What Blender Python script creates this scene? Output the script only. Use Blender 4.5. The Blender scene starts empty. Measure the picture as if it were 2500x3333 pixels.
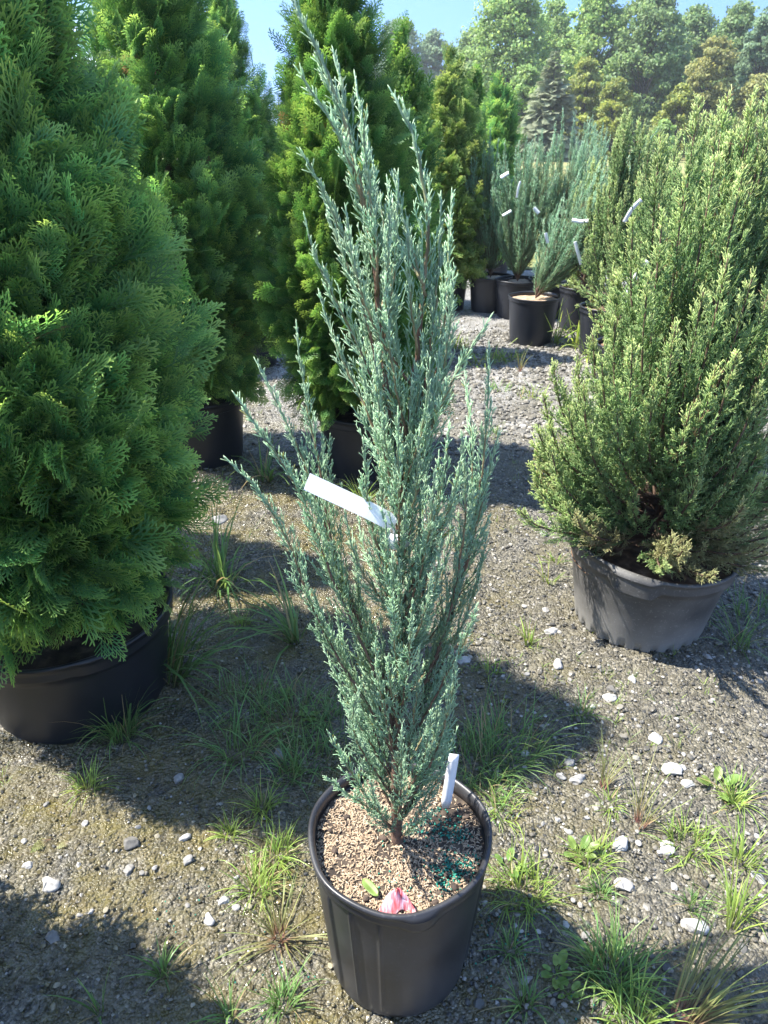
import bpy, math, random
import numpy as np
from mathutils import Vector

# ------------------------------------------------------------------ camera, sky, sun, exposure
SC = bpy.context.scene
COL = SC.collection
PITCH = math.radians(27.0); EYE = 1.5; FPX = 2407.0
cam_d = bpy.data.cameras.new('camera'); cam = bpy.data.objects.new('camera', cam_d); COL.objects.link(cam)
cam.location = (0, 0, EYE); cam.rotation_euler = (math.pi/2 - PITCH, 0, 0)
cam_d.sensor_fit = 'VERTICAL'; cam_d.sensor_height = 36.0; cam_d.sensor_width = 27.0
cam_d.lens = 36.0*FPX/3333.0
cam_d.clip_start = 0.02; cam_d.clip_end = 3000
cam_d.dof.use_dof = True; cam_d.dof.focus_distance = 1.55; cam_d.dof.aperture_fstop = 13.0
SC.camera = cam

SUN_EL = math.radians(58.0); SUN_TO = Vector((1.0, -0.12, 0)).normalized()
sun_from = Vector((-SUN_TO.x*math.cos(SUN_EL), -SUN_TO.y*math.cos(SUN_EL), math.sin(SUN_EL)))
sl = bpy.data.lights.new('sun', 'SUN'); sl.energy = 4.15; sl.angle = math.radians(0.5); sl.color = (1.0, 0.95, 0.86)
so = bpy.data.objects.new('sun', sl); COL.objects.link(so)
so.rotation_euler = sun_from.to_track_quat('Z', 'Y').to_euler()
so.location = (-20, 5, 30)

W = bpy.data.worlds.new('World'); SC.world = W; W.use_nodes = True
nt = W.node_tree; nt.nodes.clear()
sky = nt.nodes.new('ShaderNodeTexSky'); sky.sky_type = 'NISHITA'; sky.sun_disc = False
sky.sun_elevation = SUN_EL; sky.sun_rotation = math.atan2(sun_from.x, sun_from.y)
sky.air_density = 1.0; sky.dust_density = 0.3; sky.ozone_density = 3.0
tc = nt.nodes.new('ShaderNodeTexCoord')
mp = nt.nodes.new('ShaderNodeMapping'); mp.inputs['Scale'].default_value = (1, 1, 3.2)
nz = nt.nodes.new('ShaderNodeTexNoise'); nz.inputs['Scale'].default_value = 2.6; nz.inputs['Detail'].default_value = 8; nz.inputs['Roughness'].default_value = 0.58
rp = nt.nodes.new('ShaderNodeValToRGB'); rp.color_ramp.elements[0].position = 0.56; rp.color_ramp.elements[1].position = 0.74
mx = nt.nodes.new('ShaderNodeMix'); mx.data_type = 'RGBA'; mx.inputs['B'].default_value = (7.5, 7.8, 8.2, 1)
bg = nt.nodes.new('ShaderNodeBackground'); bg.inputs['Strength'].default_value = 0.122
wo = nt.nodes.new('ShaderNodeOutputWorld')
L = nt.links.new
va = nt.nodes.new('ShaderNodeVectorMath'); va.operation = 'MULTIPLY_ADD'; va.inputs[1].default_value = (1, 1, .85); va.inputs[2].default_value = (0, 0, .42)
L(tc.outputs['Generated'], va.inputs[0]); L(va.outputs[0], sky.inputs['Vector'])
sa = nt.nodes.new('ShaderNodeHueSaturation'); sa.inputs['Saturation'].default_value = 1.08; L(sky.outputs['Color'], sa.inputs['Color'])
L(tc.outputs['Generated'], mp.inputs['Vector']); L(mp.outputs['Vector'], nz.inputs['Vector']); L(nz.outputs['Fac'], rp.inputs['Fac'])
L(rp.outputs['Color'], mx.inputs['Factor']); L(sa.outputs['Color'], mx.inputs['A']); L(mx.outputs['Result'], bg.inputs['Color'])
L(bg.outputs['Background'], wo.inputs['Surface'])

vs = SC.view_settings
vs.view_transform = 'Standard'; vs.look = 'None'; vs.gamma = 1.0; vs.use_curve_mapping = False
vs.exposure = 1.95
SC.render.engine = 'CYCLES'
SC.cycles.use_denoising = True
SC.cycles.max_bounces = 8; SC.cycles.transparent_max_bounces = 8
SC.cycles.sample_clamp_indirect = 6.0

rng = np.random.default_rng(11)
random.seed(5)

# ------------------------------------------------------------------ picture -> place helpers (photo pixels 2500 x 3333)
cP, sP = math.cos(PITCH), math.sin(PITCH)
def ray(x, y):
    dx = (x-1250)/FPX; dy = -(y-1666.5)/FPX
    return np.array([dx, cP+dy*sP, -sP+dy*cP])
def gnd(x, y, z=0.0):
    d = ray(x, y); t = (z-EYE)/d[2]
    return np.array([d[0]*t, d[1]*t, z])
def atY(x, y, Y):
    d = ray(x, y); t = Y/d[1]
    return np.array([0, 0, EYE])+d*t

# ------------------------------------------------------------------ noise
def _hash(ix, iy, s):
    h = (ix.astype(np.int64)*374761393 + iy.astype(np.int64)*668265263 + s*1442695041) & 0x7fffffff
    h = ((h ^ (h >> 13))*1274126177) & 0x7fffffff
    return ((h ^ (h >> 16)) & 0xffff)/65535.0
def vnoise(x, y, s=0):
    x = np.asarray(x, float); y = np.asarray(y, float)
    ix = np.floor(x); iy = np.floor(y); fx = x-ix; fy = y-iy
    fx = fx*fx*(3-2*fx); fy = fy*fy*(3-2*fy)
    a = _hash(ix, iy, s); b = _hash(ix+1, iy, s); c = _hash(ix, iy+1, s); d = _hash(ix+1, iy+1, s)
    return (a*(1-fx)+b*fx)*(1-fy)+(c*(1-fx)+d*fx)*fy
def gz(x, y):
    x = np.asarray(x, float); y = np.asarray(y, float)
    near = np.clip(1.4-np.maximum(np.abs(y-2)-4, 0)/4.0, 0, 1)
    return near*(0.022*(vnoise(x*2.1, y*2.1, 1)-.5)+0.010*(vnoise(x*9, y*9, 2)-.5))

# ------------------------------------------------------------------ mesh buffers
class MB:
    def __init__(s):
        s.V = []; s.Q = []; s.T = []; s.A = []; s.R = []; s.n = 0
    def add(s, V, Q=None, T=None, tip=0.0, rnd=0.0):
        V = np.asarray(V, float).reshape(-1, 3)
        if Q is not None and len(Q): s.Q.append(np.asarray(Q, np.int64).reshape(-1, 4)+s.n)
        if T is not None and len(T): s.T.append(np.asarray(T, np.int64).reshape(-1, 3)+s.n)
        s.V.append(V); s.n += len(V)
        s.A.append(np.broadcast_to(np.asarray(tip, float), (len(V),)))
        s.R.append(np.broadcast_to(np.asarray(rnd, float), (len(V),)))
        return s
    def build(s, name, mat, parent=None, smooth=True, origin=None):
        V = np.concatenate(s.V); A = np.concatenate(s.A); R = np.concatenate(s.R)
        o0 = origin if origin is not None else (world_loc(parent) if parent is not None else None)
        if o0 is not None: V = V-np.asarray(o0, float)
        Q = np.concatenate(s.Q) if s.Q else np.zeros((0, 4), np.int64)
        T = np.concatenate(s.T) if s.T else np.zeros((0, 3), np.int64)
        me = bpy.data.meshes.new(name)
        me.vertices.add(len(V)); me.vertices.foreach_set('co', V.astype(np.float32).ravel())
        loops = np.concatenate([Q.ravel(), T.ravel()]).astype(np.int32)
        me.loops.add(len(loops)); me.loops.foreach_set('vertex_index', loops)
        starts = np.concatenate([np.arange(len(Q))*4, len(Q)*4+np.arange(len(T))*3]).astype(np.int32)
        me.polygons.add(len(starts)); me.polygons.foreach_set('loop_start', starts)
        me.update(calc_edges=True)
        me.polygons.foreach_set('use_smooth', np.full(len(starts), bool(smooth)))
        a = me.attributes.new('tip', 'FLOAT', 'POINT'); a.data.foreach_set('value', A.astype(np.float32))
        a = me.attributes.new('rnd', 'FLOAT', 'POINT'); a.data.foreach_set('value', R.astype(np.float32))
        me.materials.append(mat); me.update()
        o = bpy.data.objects.new(name, me); COL.objects.link(o)
        if parent is not None: o.parent = parent
        elif origin is not None: o.location = origin
        return o
def world_loc(o):
    p = np.zeros(3)
    while o is not None:
        p = p+np.array(o.location); o = o.parent
    return p
def thing(name, label, cat, loc=(0, 0, 0), group=None):
    o = bpy.data.objects.new(name, None); COL.objects.link(o); o.location = tuple(float(v) for v in loc)
    o.empty_display_size = 0.05
    return tag(o, label, cat, group)
def tag(o, label=None, cat=None, group=None, kind=None):
    if label: o['label'] = label
    if cat: o['category'] = cat
    if group: o['group'] = group
    if kind: o['kind'] = kind
    return o
def copy_tree(o, parent=None):
    c = o.copy(); COL.objects.link(c)
    if parent is not None: c.parent = parent
    for ch in list(o.children): copy_tree(ch, c)
    return c

def norm(v):
    v = np.asarray(v, float); return v/np.maximum(np.linalg.norm(v, axis=-1, keepdims=True), 1e-9)
def frames(d, roll=None):
    """(N,3,3) with columns x=d, y, z"""
    d = norm(d); up = np.where(np.abs(d[:, 2:3]) > .95, np.array([[1., 0, 0]]), np.array([[0, 0, 1.]]))
    y = norm(np.cross(up, d)); z = np.cross(d, y)
    if roll is not None:
        c = np.cos(roll)[:, None]; s = np.sin(roll)[:, None]
        y, z = y*c+z*s, z*c-y*s
    return np.stack([d, y, z], axis=2)
def inst(mb, proto, M, P, scale=1.0, rnd=None, tipmul=None):
    """stamp proto (V,Q,T,tip) with matrices M (N,3,3) at P (N,3)"""
    V, Q, T, tip = proto; N = len(P); n = len(V)
    if N == 0: return
    sc = np.broadcast_to(np.asarray(scale, float), (N,))
    W_ = np.einsum('nij,vj->nvi', M*sc[:, None, None], V)+P[:, None, :]
    off = (np.arange(N)*n)[:, None, None]
    q = (Q[None]+off).reshape(-1, 4) if Q is not None and len(Q) else None
    t = (T[None]+off).reshape(-1, 3) if T is not None and len(T) else None
    r = np.repeat(rnd if rnd is not None else rng.random(N), n)
    tp = np.tile(tip, N) if tipmul is None else (tip[None, :]*tipmul[:, None]).ravel()
    mb.add(W_.reshape(-1, 3), q, t, tp, r)
def tube(mb, P, R, n=7, tip=0.0, rnd=0.0, cap=True):
    P = np.asarray(P, float); k = len(P); R = np.broadcast_to(np.asarray(R, float), (k,))
    d = norm(np.gradient(P, axis=0)); ref = np.array([0.31, 0.95, 0.05])
    y = norm(np.cross(d, np.broadcast_to(ref, d.shape))); z = np.cross(d, y)
    a = np.arange(n)*2*math.pi/n
    V = P[:, None, :]+R[:, None, None]*(np.cos(a)[None, :, None]*y[:, None, :]+np.sin(a)[None, :, None]*z[:, None, :])
    i = np.arange(k-1)[:, None]*n; j = np.arange(n)[None, :]; j2 = (j+1) % n
    Q = np.stack([i+j, i+j2, i+n+j2, i+n+j], -1).reshape(-1, 4)
    V = V.reshape(-1, 3); tp = np.repeat(np.broadcast_to(np.asarray(tip, float), (k,)), n)
    T = None
    if cap:
        V = np.vstack([V, P[-1:]+d[-1:]*R[-1], P[:1]]); tp = np.append(tp, [tp[-1], tp[0]])
        e = (k-1)*n; jj = np.arange(n); T = np.vstack([np.stack([e+jj, e+(jj+1) % n, np.full(n, k*n)], -1), np.stack([(jj+1) % n, jj, np.full(n, k*n+1)], -1)])
    mb.add(V, Q, T, tp, rnd)
def resample(P, step):
    P = np.asarray(P, float); s = np.r_[0, np.cumsum(np.linalg.norm(np.diff(P, axis=0), axis=1))]
    n = max(3, int(s[-1]/step)+1); t = np.linspace(0, s[-1], n)
    return np.stack([np.interp(t, s, P[:, i]) for i in range(3)], 1), t, s[-1]
def smooth_path(P, it=2):
    P = np.asarray(P, float)
    for _ in range(it):
        a = P[:-1]*.75+P[1:]*.25; b = P[:-1]*.25+P[1:]*.75
        P = np.vstack([P[:1], np.stack([a, b], 1).reshape(-1, 3), P[-1:]])
    return P

# ------------------------------------------------------------------ materials
def mat(name):
    m = bpy.data.materials.new(name); m.use_nodes = True
    t = m.node_tree; return m, t, t.nodes['Principled BSDF'], t.nodes, t.links.new
def ramp(nodes, stops):
    r = nodes.new('ShaderNodeValToRGB'); e = r.color_ramp.elements
    while len(e) < len(stops): e.new(0.5)
    for k, (p, c) in zip(e, stops): k.position = p; k.color = (*c, 1)
    return r
def leaf_mat(name, stops, var=0.35, rough=0.5, trans=0.35, spec=0.35, dead=None, dead_from=.95):
    """leaf colour runs base -> tip of the spray, each spray a little different; thin leaves let light through"""
    m, t, b, N, L = mat(name)
    at = N.new('ShaderNodeAttribute'); at.attribute_name = 'tip'
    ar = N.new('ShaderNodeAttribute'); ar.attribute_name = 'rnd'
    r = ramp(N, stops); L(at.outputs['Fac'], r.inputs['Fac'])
    mr = N.new('ShaderNodeMapRange'); mr.inputs['To Min'].default_value = 1-var; mr.inputs['To Max'].default_value = 1+var
    L(ar.outputs['Fac'], mr.inputs['Value'])
    hs = N.new('ShaderNodeHueSaturation'); L(r.outputs['Color'], hs.inputs['Color']); L(mr.outputs['Result'], hs.inputs['Value'])
    mh = N.new('ShaderNodeMapRange'); mh.inputs['To Min'].default_value = 0.52; mh.inputs['To Max'].default_value = 0.48
    fr = N.new('ShaderNodeMath'); fr.operation = 'FRACT'; mu = N.new('ShaderNodeMath'); mu.operation = 'MULTIPLY'; mu.inputs[1].default_value = 7.31
    L(ar.outputs['Fac'], mu.inputs[0]); L(mu.outputs[0], fr.inputs[0]); L(fr.outputs[0], mh.inputs['Value']); L(mh.outputs['Result'], hs.inputs['Hue'])
    leafc = hs.outputs['Color']
    if dead:
        gt = N.new('ShaderNodeMath'); gt.operation = 'GREATER_THAN'; gt.inputs[1].default_value = dead_from; L(ar.outputs['Fac'], gt.inputs[0])
        dm = N.new('ShaderNodeMix'); dm.data_type = 'RGBA'; dm.inputs['B'].default_value = (*dead, 1); L(gt.outputs[0], dm.inputs['Factor']); L(leafc, dm.inputs['A']); leafc = dm.outputs['Result']
    L(leafc, b.inputs['Base Color'])
    b.inputs['Roughness'].default_value = rough; b.inputs['Specular IOR Level'].default_value = spec
    tr = N.new('ShaderNodeBsdfTranslucent')
    hs2 = N.new('ShaderNodeHueSaturation'); hs2.inputs['Value'].default_value = 1.5; hs2.inputs['Saturation'].default_value = 1.1; hs2.inputs['Hue'].default_value = 0.485
    L(leafc, hs2.inputs['Color']); L(hs2.outputs['Color'], tr.inputs['Color'])
    ms = N.new('ShaderNodeMixShader'); ms.inputs['Fac'].default_value = trans
    L(b.outputs['BSDF'], ms.inputs[1]); L(tr.outputs['BSDF'], ms.inputs[2]); L(ms.outputs['Shader'], N['Material Output'].inputs['Surface'])
    return m
def bark_mat(name, stops, bump=0.4, scale=60, rough=0.8):
    m, t, b, N, L = mat(name)
    at = N.new('ShaderNodeAttribute'); at.attribute_name = 'tip'
    r = ramp(N, stops); L(at.outputs['Fac'], r.inputs['Fac'])
    tc = N.new('ShaderNodeTexCoord'); mp = N.new('ShaderNodeMapping'); mp.inputs['Scale'].default_value = (1, 1, .25)
    nz = N.new('ShaderNodeTexNoise'); nz.inputs['Scale'].default_value = scale; nz.inputs['Detail'].default_value = 6
    L(tc.outputs['Object'], mp.inputs['Vector']); L(mp.outputs['Vector'], nz.inputs['Vector'])
    mr = N.new('ShaderNodeMapRange'); mr.inputs['From Min'].default_value = .3; mr.inputs['From Max'].default_value = .7; mr.inputs['To Min'].default_value = .45; mr.inputs['To Max'].default_value = 1.45
    L(nz.outputs['Fac'], mr.inputs['Value'])
    hs = N.new('ShaderNodeHueSaturation'); L(r.outputs['Color'], hs.inputs['Color']); L(mr.outputs['Result'], hs.inputs['Value'])
    L(hs.outputs['Color'], b.inputs['Base Color']); b.inputs['Roughness'].default_value = rough
    bp = N.new('ShaderNodeBump'); bp.inputs['Strength'].default_value = bump; bp.inputs['Distance'].default_value = .004
    L(nz.outputs['Fac'], bp.inputs['Height']); L(bp.outputs['Normal'], b.inputs['Normal'])
    return m
def rnd_mat(name, stops, rough=0.6, noise=None, spec=0.5):
    m, t, b, N, L = mat(name)
    ar = N.new('ShaderNodeAttribute'); ar.attribute_name = 'rnd'
    r = ramp(N, stops); L(ar.outputs['Fac'], r.inputs['Fac']); out = r.outputs['Color']
    if noise:
        tc = N.new('ShaderNodeTexCoord'); nz = N.new('ShaderNodeTexNoise'); nz.inputs['Scale'].default_value = noise; nz.inputs['Detail'].default_value = 7; nz.inputs['Roughness'].default_value = .65
        L(tc.outputs['Object'], nz.inputs['Vector'])
        mr = N.new('ShaderNodeMapRange'); mr.inputs['From Min'].default_value = .3; mr.inputs['From Max'].default_value = .7; mr.inputs['To Min'].default_value = .6; mr.inputs['To Max'].default_value = 1.25
        L(nz.outputs['Fac'], mr.inputs['Value'])
        hs = N.new('ShaderNodeHueSaturation'); L(out, hs.inputs['Color']); L(mr.outputs['Result'], hs.inputs['Value']); out = hs.outputs['Color']
        bp = N.new('ShaderNodeBump'); bp.inputs['Strength'].default_value = .5; bp.inputs['Distance'].default_value = .004
        L(nz.outputs['Fac'], bp.inputs['Height']); L(bp.outputs['Normal'], b.inputs['Normal'])
    L(out, b.inputs['Base Color']); b.inputs['Roughness'].default_value = rough; b.inputs['Specular IOR Level'].default_value = spec
    return m
def pot_mat(name, base, dust, amount, rough=0.42, low=0.0):
    """black nursery plastic with fine dust specks, scuffs and a dusty foot"""
    m, t, b, N, L = mat(name)
    tc = N.new('ShaderNodeTexCoord')
    n1 = N.new('ShaderNodeTexNoise'); n1.inputs['Scale'].default_value = 9; n1.inputs['Detail'].default_value = 6
    n2 = N.new('ShaderNodeTexNoise'); n2.inputs['Scale'].default_value = 150; n2.inputs['Detail'].default_value = 3
    mp = N.new('ShaderNodeMapping'); mp.inputs['Scale'].default_value = (14, 14, 90)
    n3 = N.new('ShaderNodeTexNoise'); n3.inputs['Scale'].default_value = 1.2; n3.inputs['Detail'].default_value = 4
    for n in (n1, n2): L(tc.outputs['Object'], n.inputs['Vector'])
    L(tc.outputs['Object'], mp.inputs['Vector']); L(mp.outputs['Vector'], n3.inputs['Vector'])
    r1 = ramp(N, [(.42, (0, 0, 0)), (.75, (1, 1, 1))]); L(n1.outputs['Fac'], r1.inputs['Fac'])
    r2 = ramp(N, [(.60, (0, 0, 0)), (.74, (1, 1, 1))]); L(n2.outputs['Fac'], r2.inputs['Fac'])
    r3 = ramp(N, [(.62, (0, 0, 0)), (.76, (.5, .5, .5))]); L(n3.outputs['Fac'], r3.inputs['Fac'])
    sx = N.new('ShaderNodeSeparateXYZ'); L(tc.outputs['Object'], sx.inputs[0])
    mz = N.new('ShaderNodeMapRange'); mz.inputs['From Min'].default_value = 0.0; mz.inputs['From Max'].default_value = .16; mz.inputs['To Min'].default_value = low; mz.inputs['To Max'].default_value = 0
    L(sx.outputs['Z'], mz.inputs['Value'])
    def op(o, a, c):
        k = N.new('ShaderNodeMath'); k.operation = o; k.use_clamp = True
        for i, q in enumerate((a, c)):
            if isinstance(q, float): k.inputs[i].default_value = q
            else: L(q, k.inputs[i])
        return k.outputs[0]
    f = op('ADD', op('MULTIPLY', r1.outputs['Color'], .35), op('MULTIPLY', r2.outputs['Color'], .5))
    f = op('ADD', f, op('MULTIPLY', r3.outputs['Color'], .35)); f = op('MULTIPLY', op('ADD', f, op('ADD', .15, mz.outputs['Result'])), float(amount))
    mx = N.new('ShaderNodeMix'); mx.data_type = 'RGBA'; mx.inputs['A'].default_value = (*base, 1); mx.inputs['B'].default_value = (*dust, 1)
    L(f, mx.inputs['Factor']); L(mx.outputs['Result'], b.inputs['Base Color'])
    rr = N.new('ShaderNodeMapRange'); rr.inputs['To Min'].default_value = rough; rr.inputs['To Max'].default_value = .85; L(f, rr.inputs['Value']); L(rr.outputs['Result'], b.inputs['Roughness'])
    bp = N.new('ShaderNodeBump'); bp.inputs['Strength'].default_value = .12; bp.inputs['Distance'].default_value = .003
    L(n1.outputs['Fac'], bp.inputs['Height']); L(bp.outputs['Normal'], b.inputs['Normal'])
    return m

M_pot = pot_mat('black_pot_plastic', (.013, .013, .016), (.19, .19, .19), .36, .34, .22)
M_pot_clean = pot_mat('navy_black_pot_plastic', (.010, .012, .018), (.12, .12, .12), .18, .38)
M_pot_dusty = pot_mat('dusty_pot_plastic', (.026, .026, .028), (.26, .25, .23), .8, .5, .8)
M_soil = rnd_mat('dark_potting_soil', [(0, (.018, .013, .010)), (.6, (.05, .036, .026)), (1, (.12, .09, .06))], .9, 80)
M_litter = rnd_mat('needle_litter', [(0, (.05, .03, .02)), (.55, (.16, .09, .05)), (1, (.30, .20, .13))], .9, 90)
M_hull = rnd_mat('dry_rice_hulls', [(0, (.15, .10, .06)), (.3, (.27, .19, .12)), (.75, (.36, .27, .18)), (1, (.46, .37, .26))], .75)
M_pellet = rnd_mat('green_fertilizer', [(0, (.0, .07, .05)), (1, (.01, .22, .15))], .35)
M_chip = rnd_mat('bark_chip', [(0, (.03, .02, .016)), (1, (.10, .07, .05))], .85, 120)
M_white = rnd_mat('white_tag_plastic', [(0, (.80, .80, .82)), (1, (.86, .86, .86))], .28)
M_jbark = bark_mat('juniper_bark', [(0, (.13, .082, .06)), (.40, (.17, .095, .06)), (.68, (.23, .20, .10)), (.85, (.20, .28, .15)), (1, (.22, .34, .23))], .8, 90)
M_tbark = bark_mat('arborvitae_bark', [(0, (.10, .065, .045)), (1, (.13, .08, .05))], .8, 40)
M_dbark = bark_mat('tree_bark', [(0, (.10, .09, .075)), (1, (.12, .10, .08))], .5, 3)
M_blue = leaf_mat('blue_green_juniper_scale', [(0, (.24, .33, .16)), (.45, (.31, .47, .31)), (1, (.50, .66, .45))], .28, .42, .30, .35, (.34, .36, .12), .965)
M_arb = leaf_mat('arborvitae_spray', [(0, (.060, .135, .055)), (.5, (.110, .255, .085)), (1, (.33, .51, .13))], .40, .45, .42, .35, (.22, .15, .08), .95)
M_arb_lit = leaf_mat('sunlit_arborvitae_spray', [(0, (.050, .12, .035)), (.55, (.095, .22, .055)), (1, (.23, .37, .09))], .36, .5, .42, .35, (.24, .17, .07), .96)  # yellower copy for the sunlit trees, sunlight painted into the spray colour
M_arb_pale = leaf_mat('pale_arborvitae_spray', [(0, (.08, .14, .035)), (.6, (.15, .25, .065)), (1, (.36, .44, .14))], .4, .5, .38)
M_jun = leaf_mat('yellow_green_juniper', [(0, (.15, .22, .085)), (.5, (.23, .36, .14)), (1, (.58, .66, .30))], .35, .5, .36, .35, (.34, .25, .13), .955)
M_jun_dry = leaf_mat('dry_juniper_twigs', [(0, (.28, .18, .10)), (.5, (.28, .27, .13)), (1, (.44, .46, .22))], .35, .6, .3)
M_sky = leaf_mat('slender_juniper_scale', [(0, (.20, .27, .13)), (.5, (.25, .43, .27)), (1, (.42, .60, .42))], .35, .5, .30, .35, (.22, .16, .09), .95)
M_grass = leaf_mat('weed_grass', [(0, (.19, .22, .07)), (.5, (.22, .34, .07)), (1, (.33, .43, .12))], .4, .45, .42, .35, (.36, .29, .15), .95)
M_grass_shade = leaf_mat('shaded_grass_blade', [(0, (.12, .17, .055)), (.5, (.14, .26, .08)), (1, (.24, .34, .11))], .35, .4, .42, .35, (.34, .27, .14), .92)  # darker copy of the weed grass, mostly on shaded tufts; shade put into colour
M_grass_r = leaf_mat('pink_based_grass', [(0, (.26, .11, .10)), (.3, (.20, .19, .08)), (1, (.20, .26, .08))], .35, .5, .3)
M_grass_y = leaf_mat('meadow_grass_blades', [(0, (.14, .17, .05)), (.6, (.21, .25, .08)), (1, (.36, .33, .15))], .35, .6, .35)
M_broad = leaf_mat('broad_weed_leaf', [(0, (.14, .22, .05)), (1, (.25, .38, .11))], .25, .4, .4)
M_stone = rnd_mat('pale_limestone', [(0, (.12, .115, .105)), (.5, (.25, .24, .225)), (1, (.40, .39, .375))], .8, 55)
M_gravel = rnd_mat('loose_gravel', [(0, (.035, .035, .034)), (.45, (.085, .080, .068)), (.75, (.15, .135, .105)), (.92, (.23, .215, .185)), (1, (.36, .35, .33))], .42, None)
M_gravel_wet = rnd_mat('wet_gravel', [(0, (.04, .036, .022)), (.5, (.095, .08, .04)), (.85, (.15, .126, .064)), (1, (.30, .27, .2))], .2, None)

# ------------------------------------------------------------------ ground (one sheet to the horizon)
def graded(lo, hi, step, far_lo, far_hi, g=1.22):
    a = list(np.arange(lo, hi, step)); s = step; v = hi
    while v < far_hi: a.append(v); s *= g; v += s
    s = step; v = lo-step; b = []
    while v > far_lo: b.append(v); s *= g; v -= s
    return np.array(sorted(b+a))
xs = graded(-1.7, 2.3, .0125, -900, 900); ys = graded(.45, 4.6, .0125, -400, 1500)
X, Y = np.meshgrid(xs, ys)
near = np.clip(1-np.maximum(np.abs(Y-2.2)-2.6, 0)/2.0, 0, 1)*np.clip(1-np.maximum(np.abs(X-.3)-2, 0)/2.0, 0, 1)
Z = gz(X, Y)+near*(.010*(vnoise(X*44, Y*44, 3)-.5)+.008*(vnoise(X*105+9, Y*105, 4)-.5))
nx, ny = len(xs), len(ys)
i = np.arange(ny-1)[:, None]*nx+np.arange(nx-1)[None, :]
gm = MB().add(np.stack([X, Y, Z], -1).reshape(-1, 3), np.stack([i, i+1, i+nx+1, i+nx], -1).reshape(-1, 4))
def ground_mat():
    m, t, b, N, L = mat('damp_gravel_ground')
    tc = N.new('ShaderNodeTexCoord'); P = tc.outputs['Object']
    sx = N.new('ShaderNodeSeparateXYZ'); L(P, sx.inputs[0])
    def noise(sc, det=5, ro=.6):
        n = N.new('ShaderNodeTexNoise'); n.inputs['Scale'].default_value = sc; n.inputs['Detail'].default_value = det; n.inputs['Roughness'].default_value = ro; L(P, n.inputs['Vector']); return n.outputs['Fac']
    def vor(sc, feat='F1'):
        n = N.new('ShaderNodeTexVoronoi'); n.inputs['Scale'].default_value = sc; n.feature = feat; L(P, n.inputs['Vector']); return n
    def mixc(f, a, c):
        k = N.new('ShaderNodeMix'); k.data_type = 'RGBA'
        if isinstance(f, float): k.inputs['Factor'].default_value = f
        else: L(f, k.inputs['Factor'])
        for nm, q in (('A', a), ('B', c)):
            if isinstance(q, tuple): k.inputs[nm].default_value = (*q, 1)
            else: L(q, k.inputs[nm])
        return k.outputs['Result']
    def mr(v, a, c, d=0., e=1.):
        k = N.new('ShaderNodeMapRange'); k.inputs['From Min'].default_value = a; k.inputs['From Max'].default_value = c; k.inputs['To Min'].default_value = d; k.inputs['To Max'].default_value = e; L(v, k.inputs['Value']); return k.outputs['Result']
    def op(o, a, c):
        k = N.new('ShaderNodeMath'); k.operation = o
        for i_, q in enumerate((a, c)):
            if isinstance(q, float): k.inputs[i_].default_value = q
            else: L(q, k.inputs[i_])
        return k.outputs[0]
    v1 = vor(150); v2 = vor(62)
    cell = ramp(N, [(0, (.030, .030, .028)), (.5, (.088, .082, .068)), (.8, (.15, .137, .105)), (1, (.28, .26, .22))])
    cs = N.new('ShaderNodeSeparateColor'); L(v1.outputs['Color'], cs.inputs[0]); L(cs.outputs[0], cell.inputs['Fac'])
    cell2 = ramp(N, [(0, (.04, .038, .034)), (.7, (.10, .092, .072)), (1, (.20, .185, .15))])
    cs2 = N.new('ShaderNodeSeparateColor'); L(v2.outputs['Color'], cs2.inputs[0]); L(cs2.outputs[1], cell2.inputs['Fac'])
    stone = mixc(mr(noise(30), .45, .6), cell.outputs['Color'], cell2.outputs['Color'])
    mud = mixc(mr(noise(14, 8), .3, .7), (.055, .045, .022), (.15, .122, .058))
    algae = mixc(mr(noise(22, 8), .35, .7), mud, (.125, .108, .034))
    wetx = mr(op('ADD', sx.outputs['X'], op('MULTIPLY', noise(2.2, 4), .9)), .45, 1.25, 1., 0.)
    muddy = op('MULTIPLY', mr(noise(5, 8, .65), .36, .60), mr(wetx, 0, 1, .30, .95))
    base = mixc(muddy, stone, algae)
    pale = mixc(mr(cs.outputs[1], .2, .9), (.13, .125, .115), (.34, .33, .31))
    farp = op('MULTIPLY', mr(sx.outputs['Y'], 3.4, 4.8), mr(noise(3), .35, .5))
    base = mixc(farp, base, pale)
    L(base, b.inputs['Base Color'])
    rough = op('ADD', mr(wetx, 0, 1, .52, .17), mr(noise(18), .3, .7, -.1, .2))
    L(rough, b.inputs['Roughness'])
    h = op('ADD', op('MULTIPLY', v1.outputs['Distance'], -.55), op('ADD', op('MULTIPLY', v2.outputs['Distance'], -.7), op('MULTIPLY', noise(160, 4), .35)))
    bp = N.new('ShaderNodeBump'); bp.inputs['Strength'].default_value = 1.0; bp.inputs['Distance'].default_value = .011
    L(h, bp.inputs['Height']); L(bp.outputs['Normal'], b.inputs['Normal'])
    return m
tag(gm.build('ground', ground_mat()), kind='structure')

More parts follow.
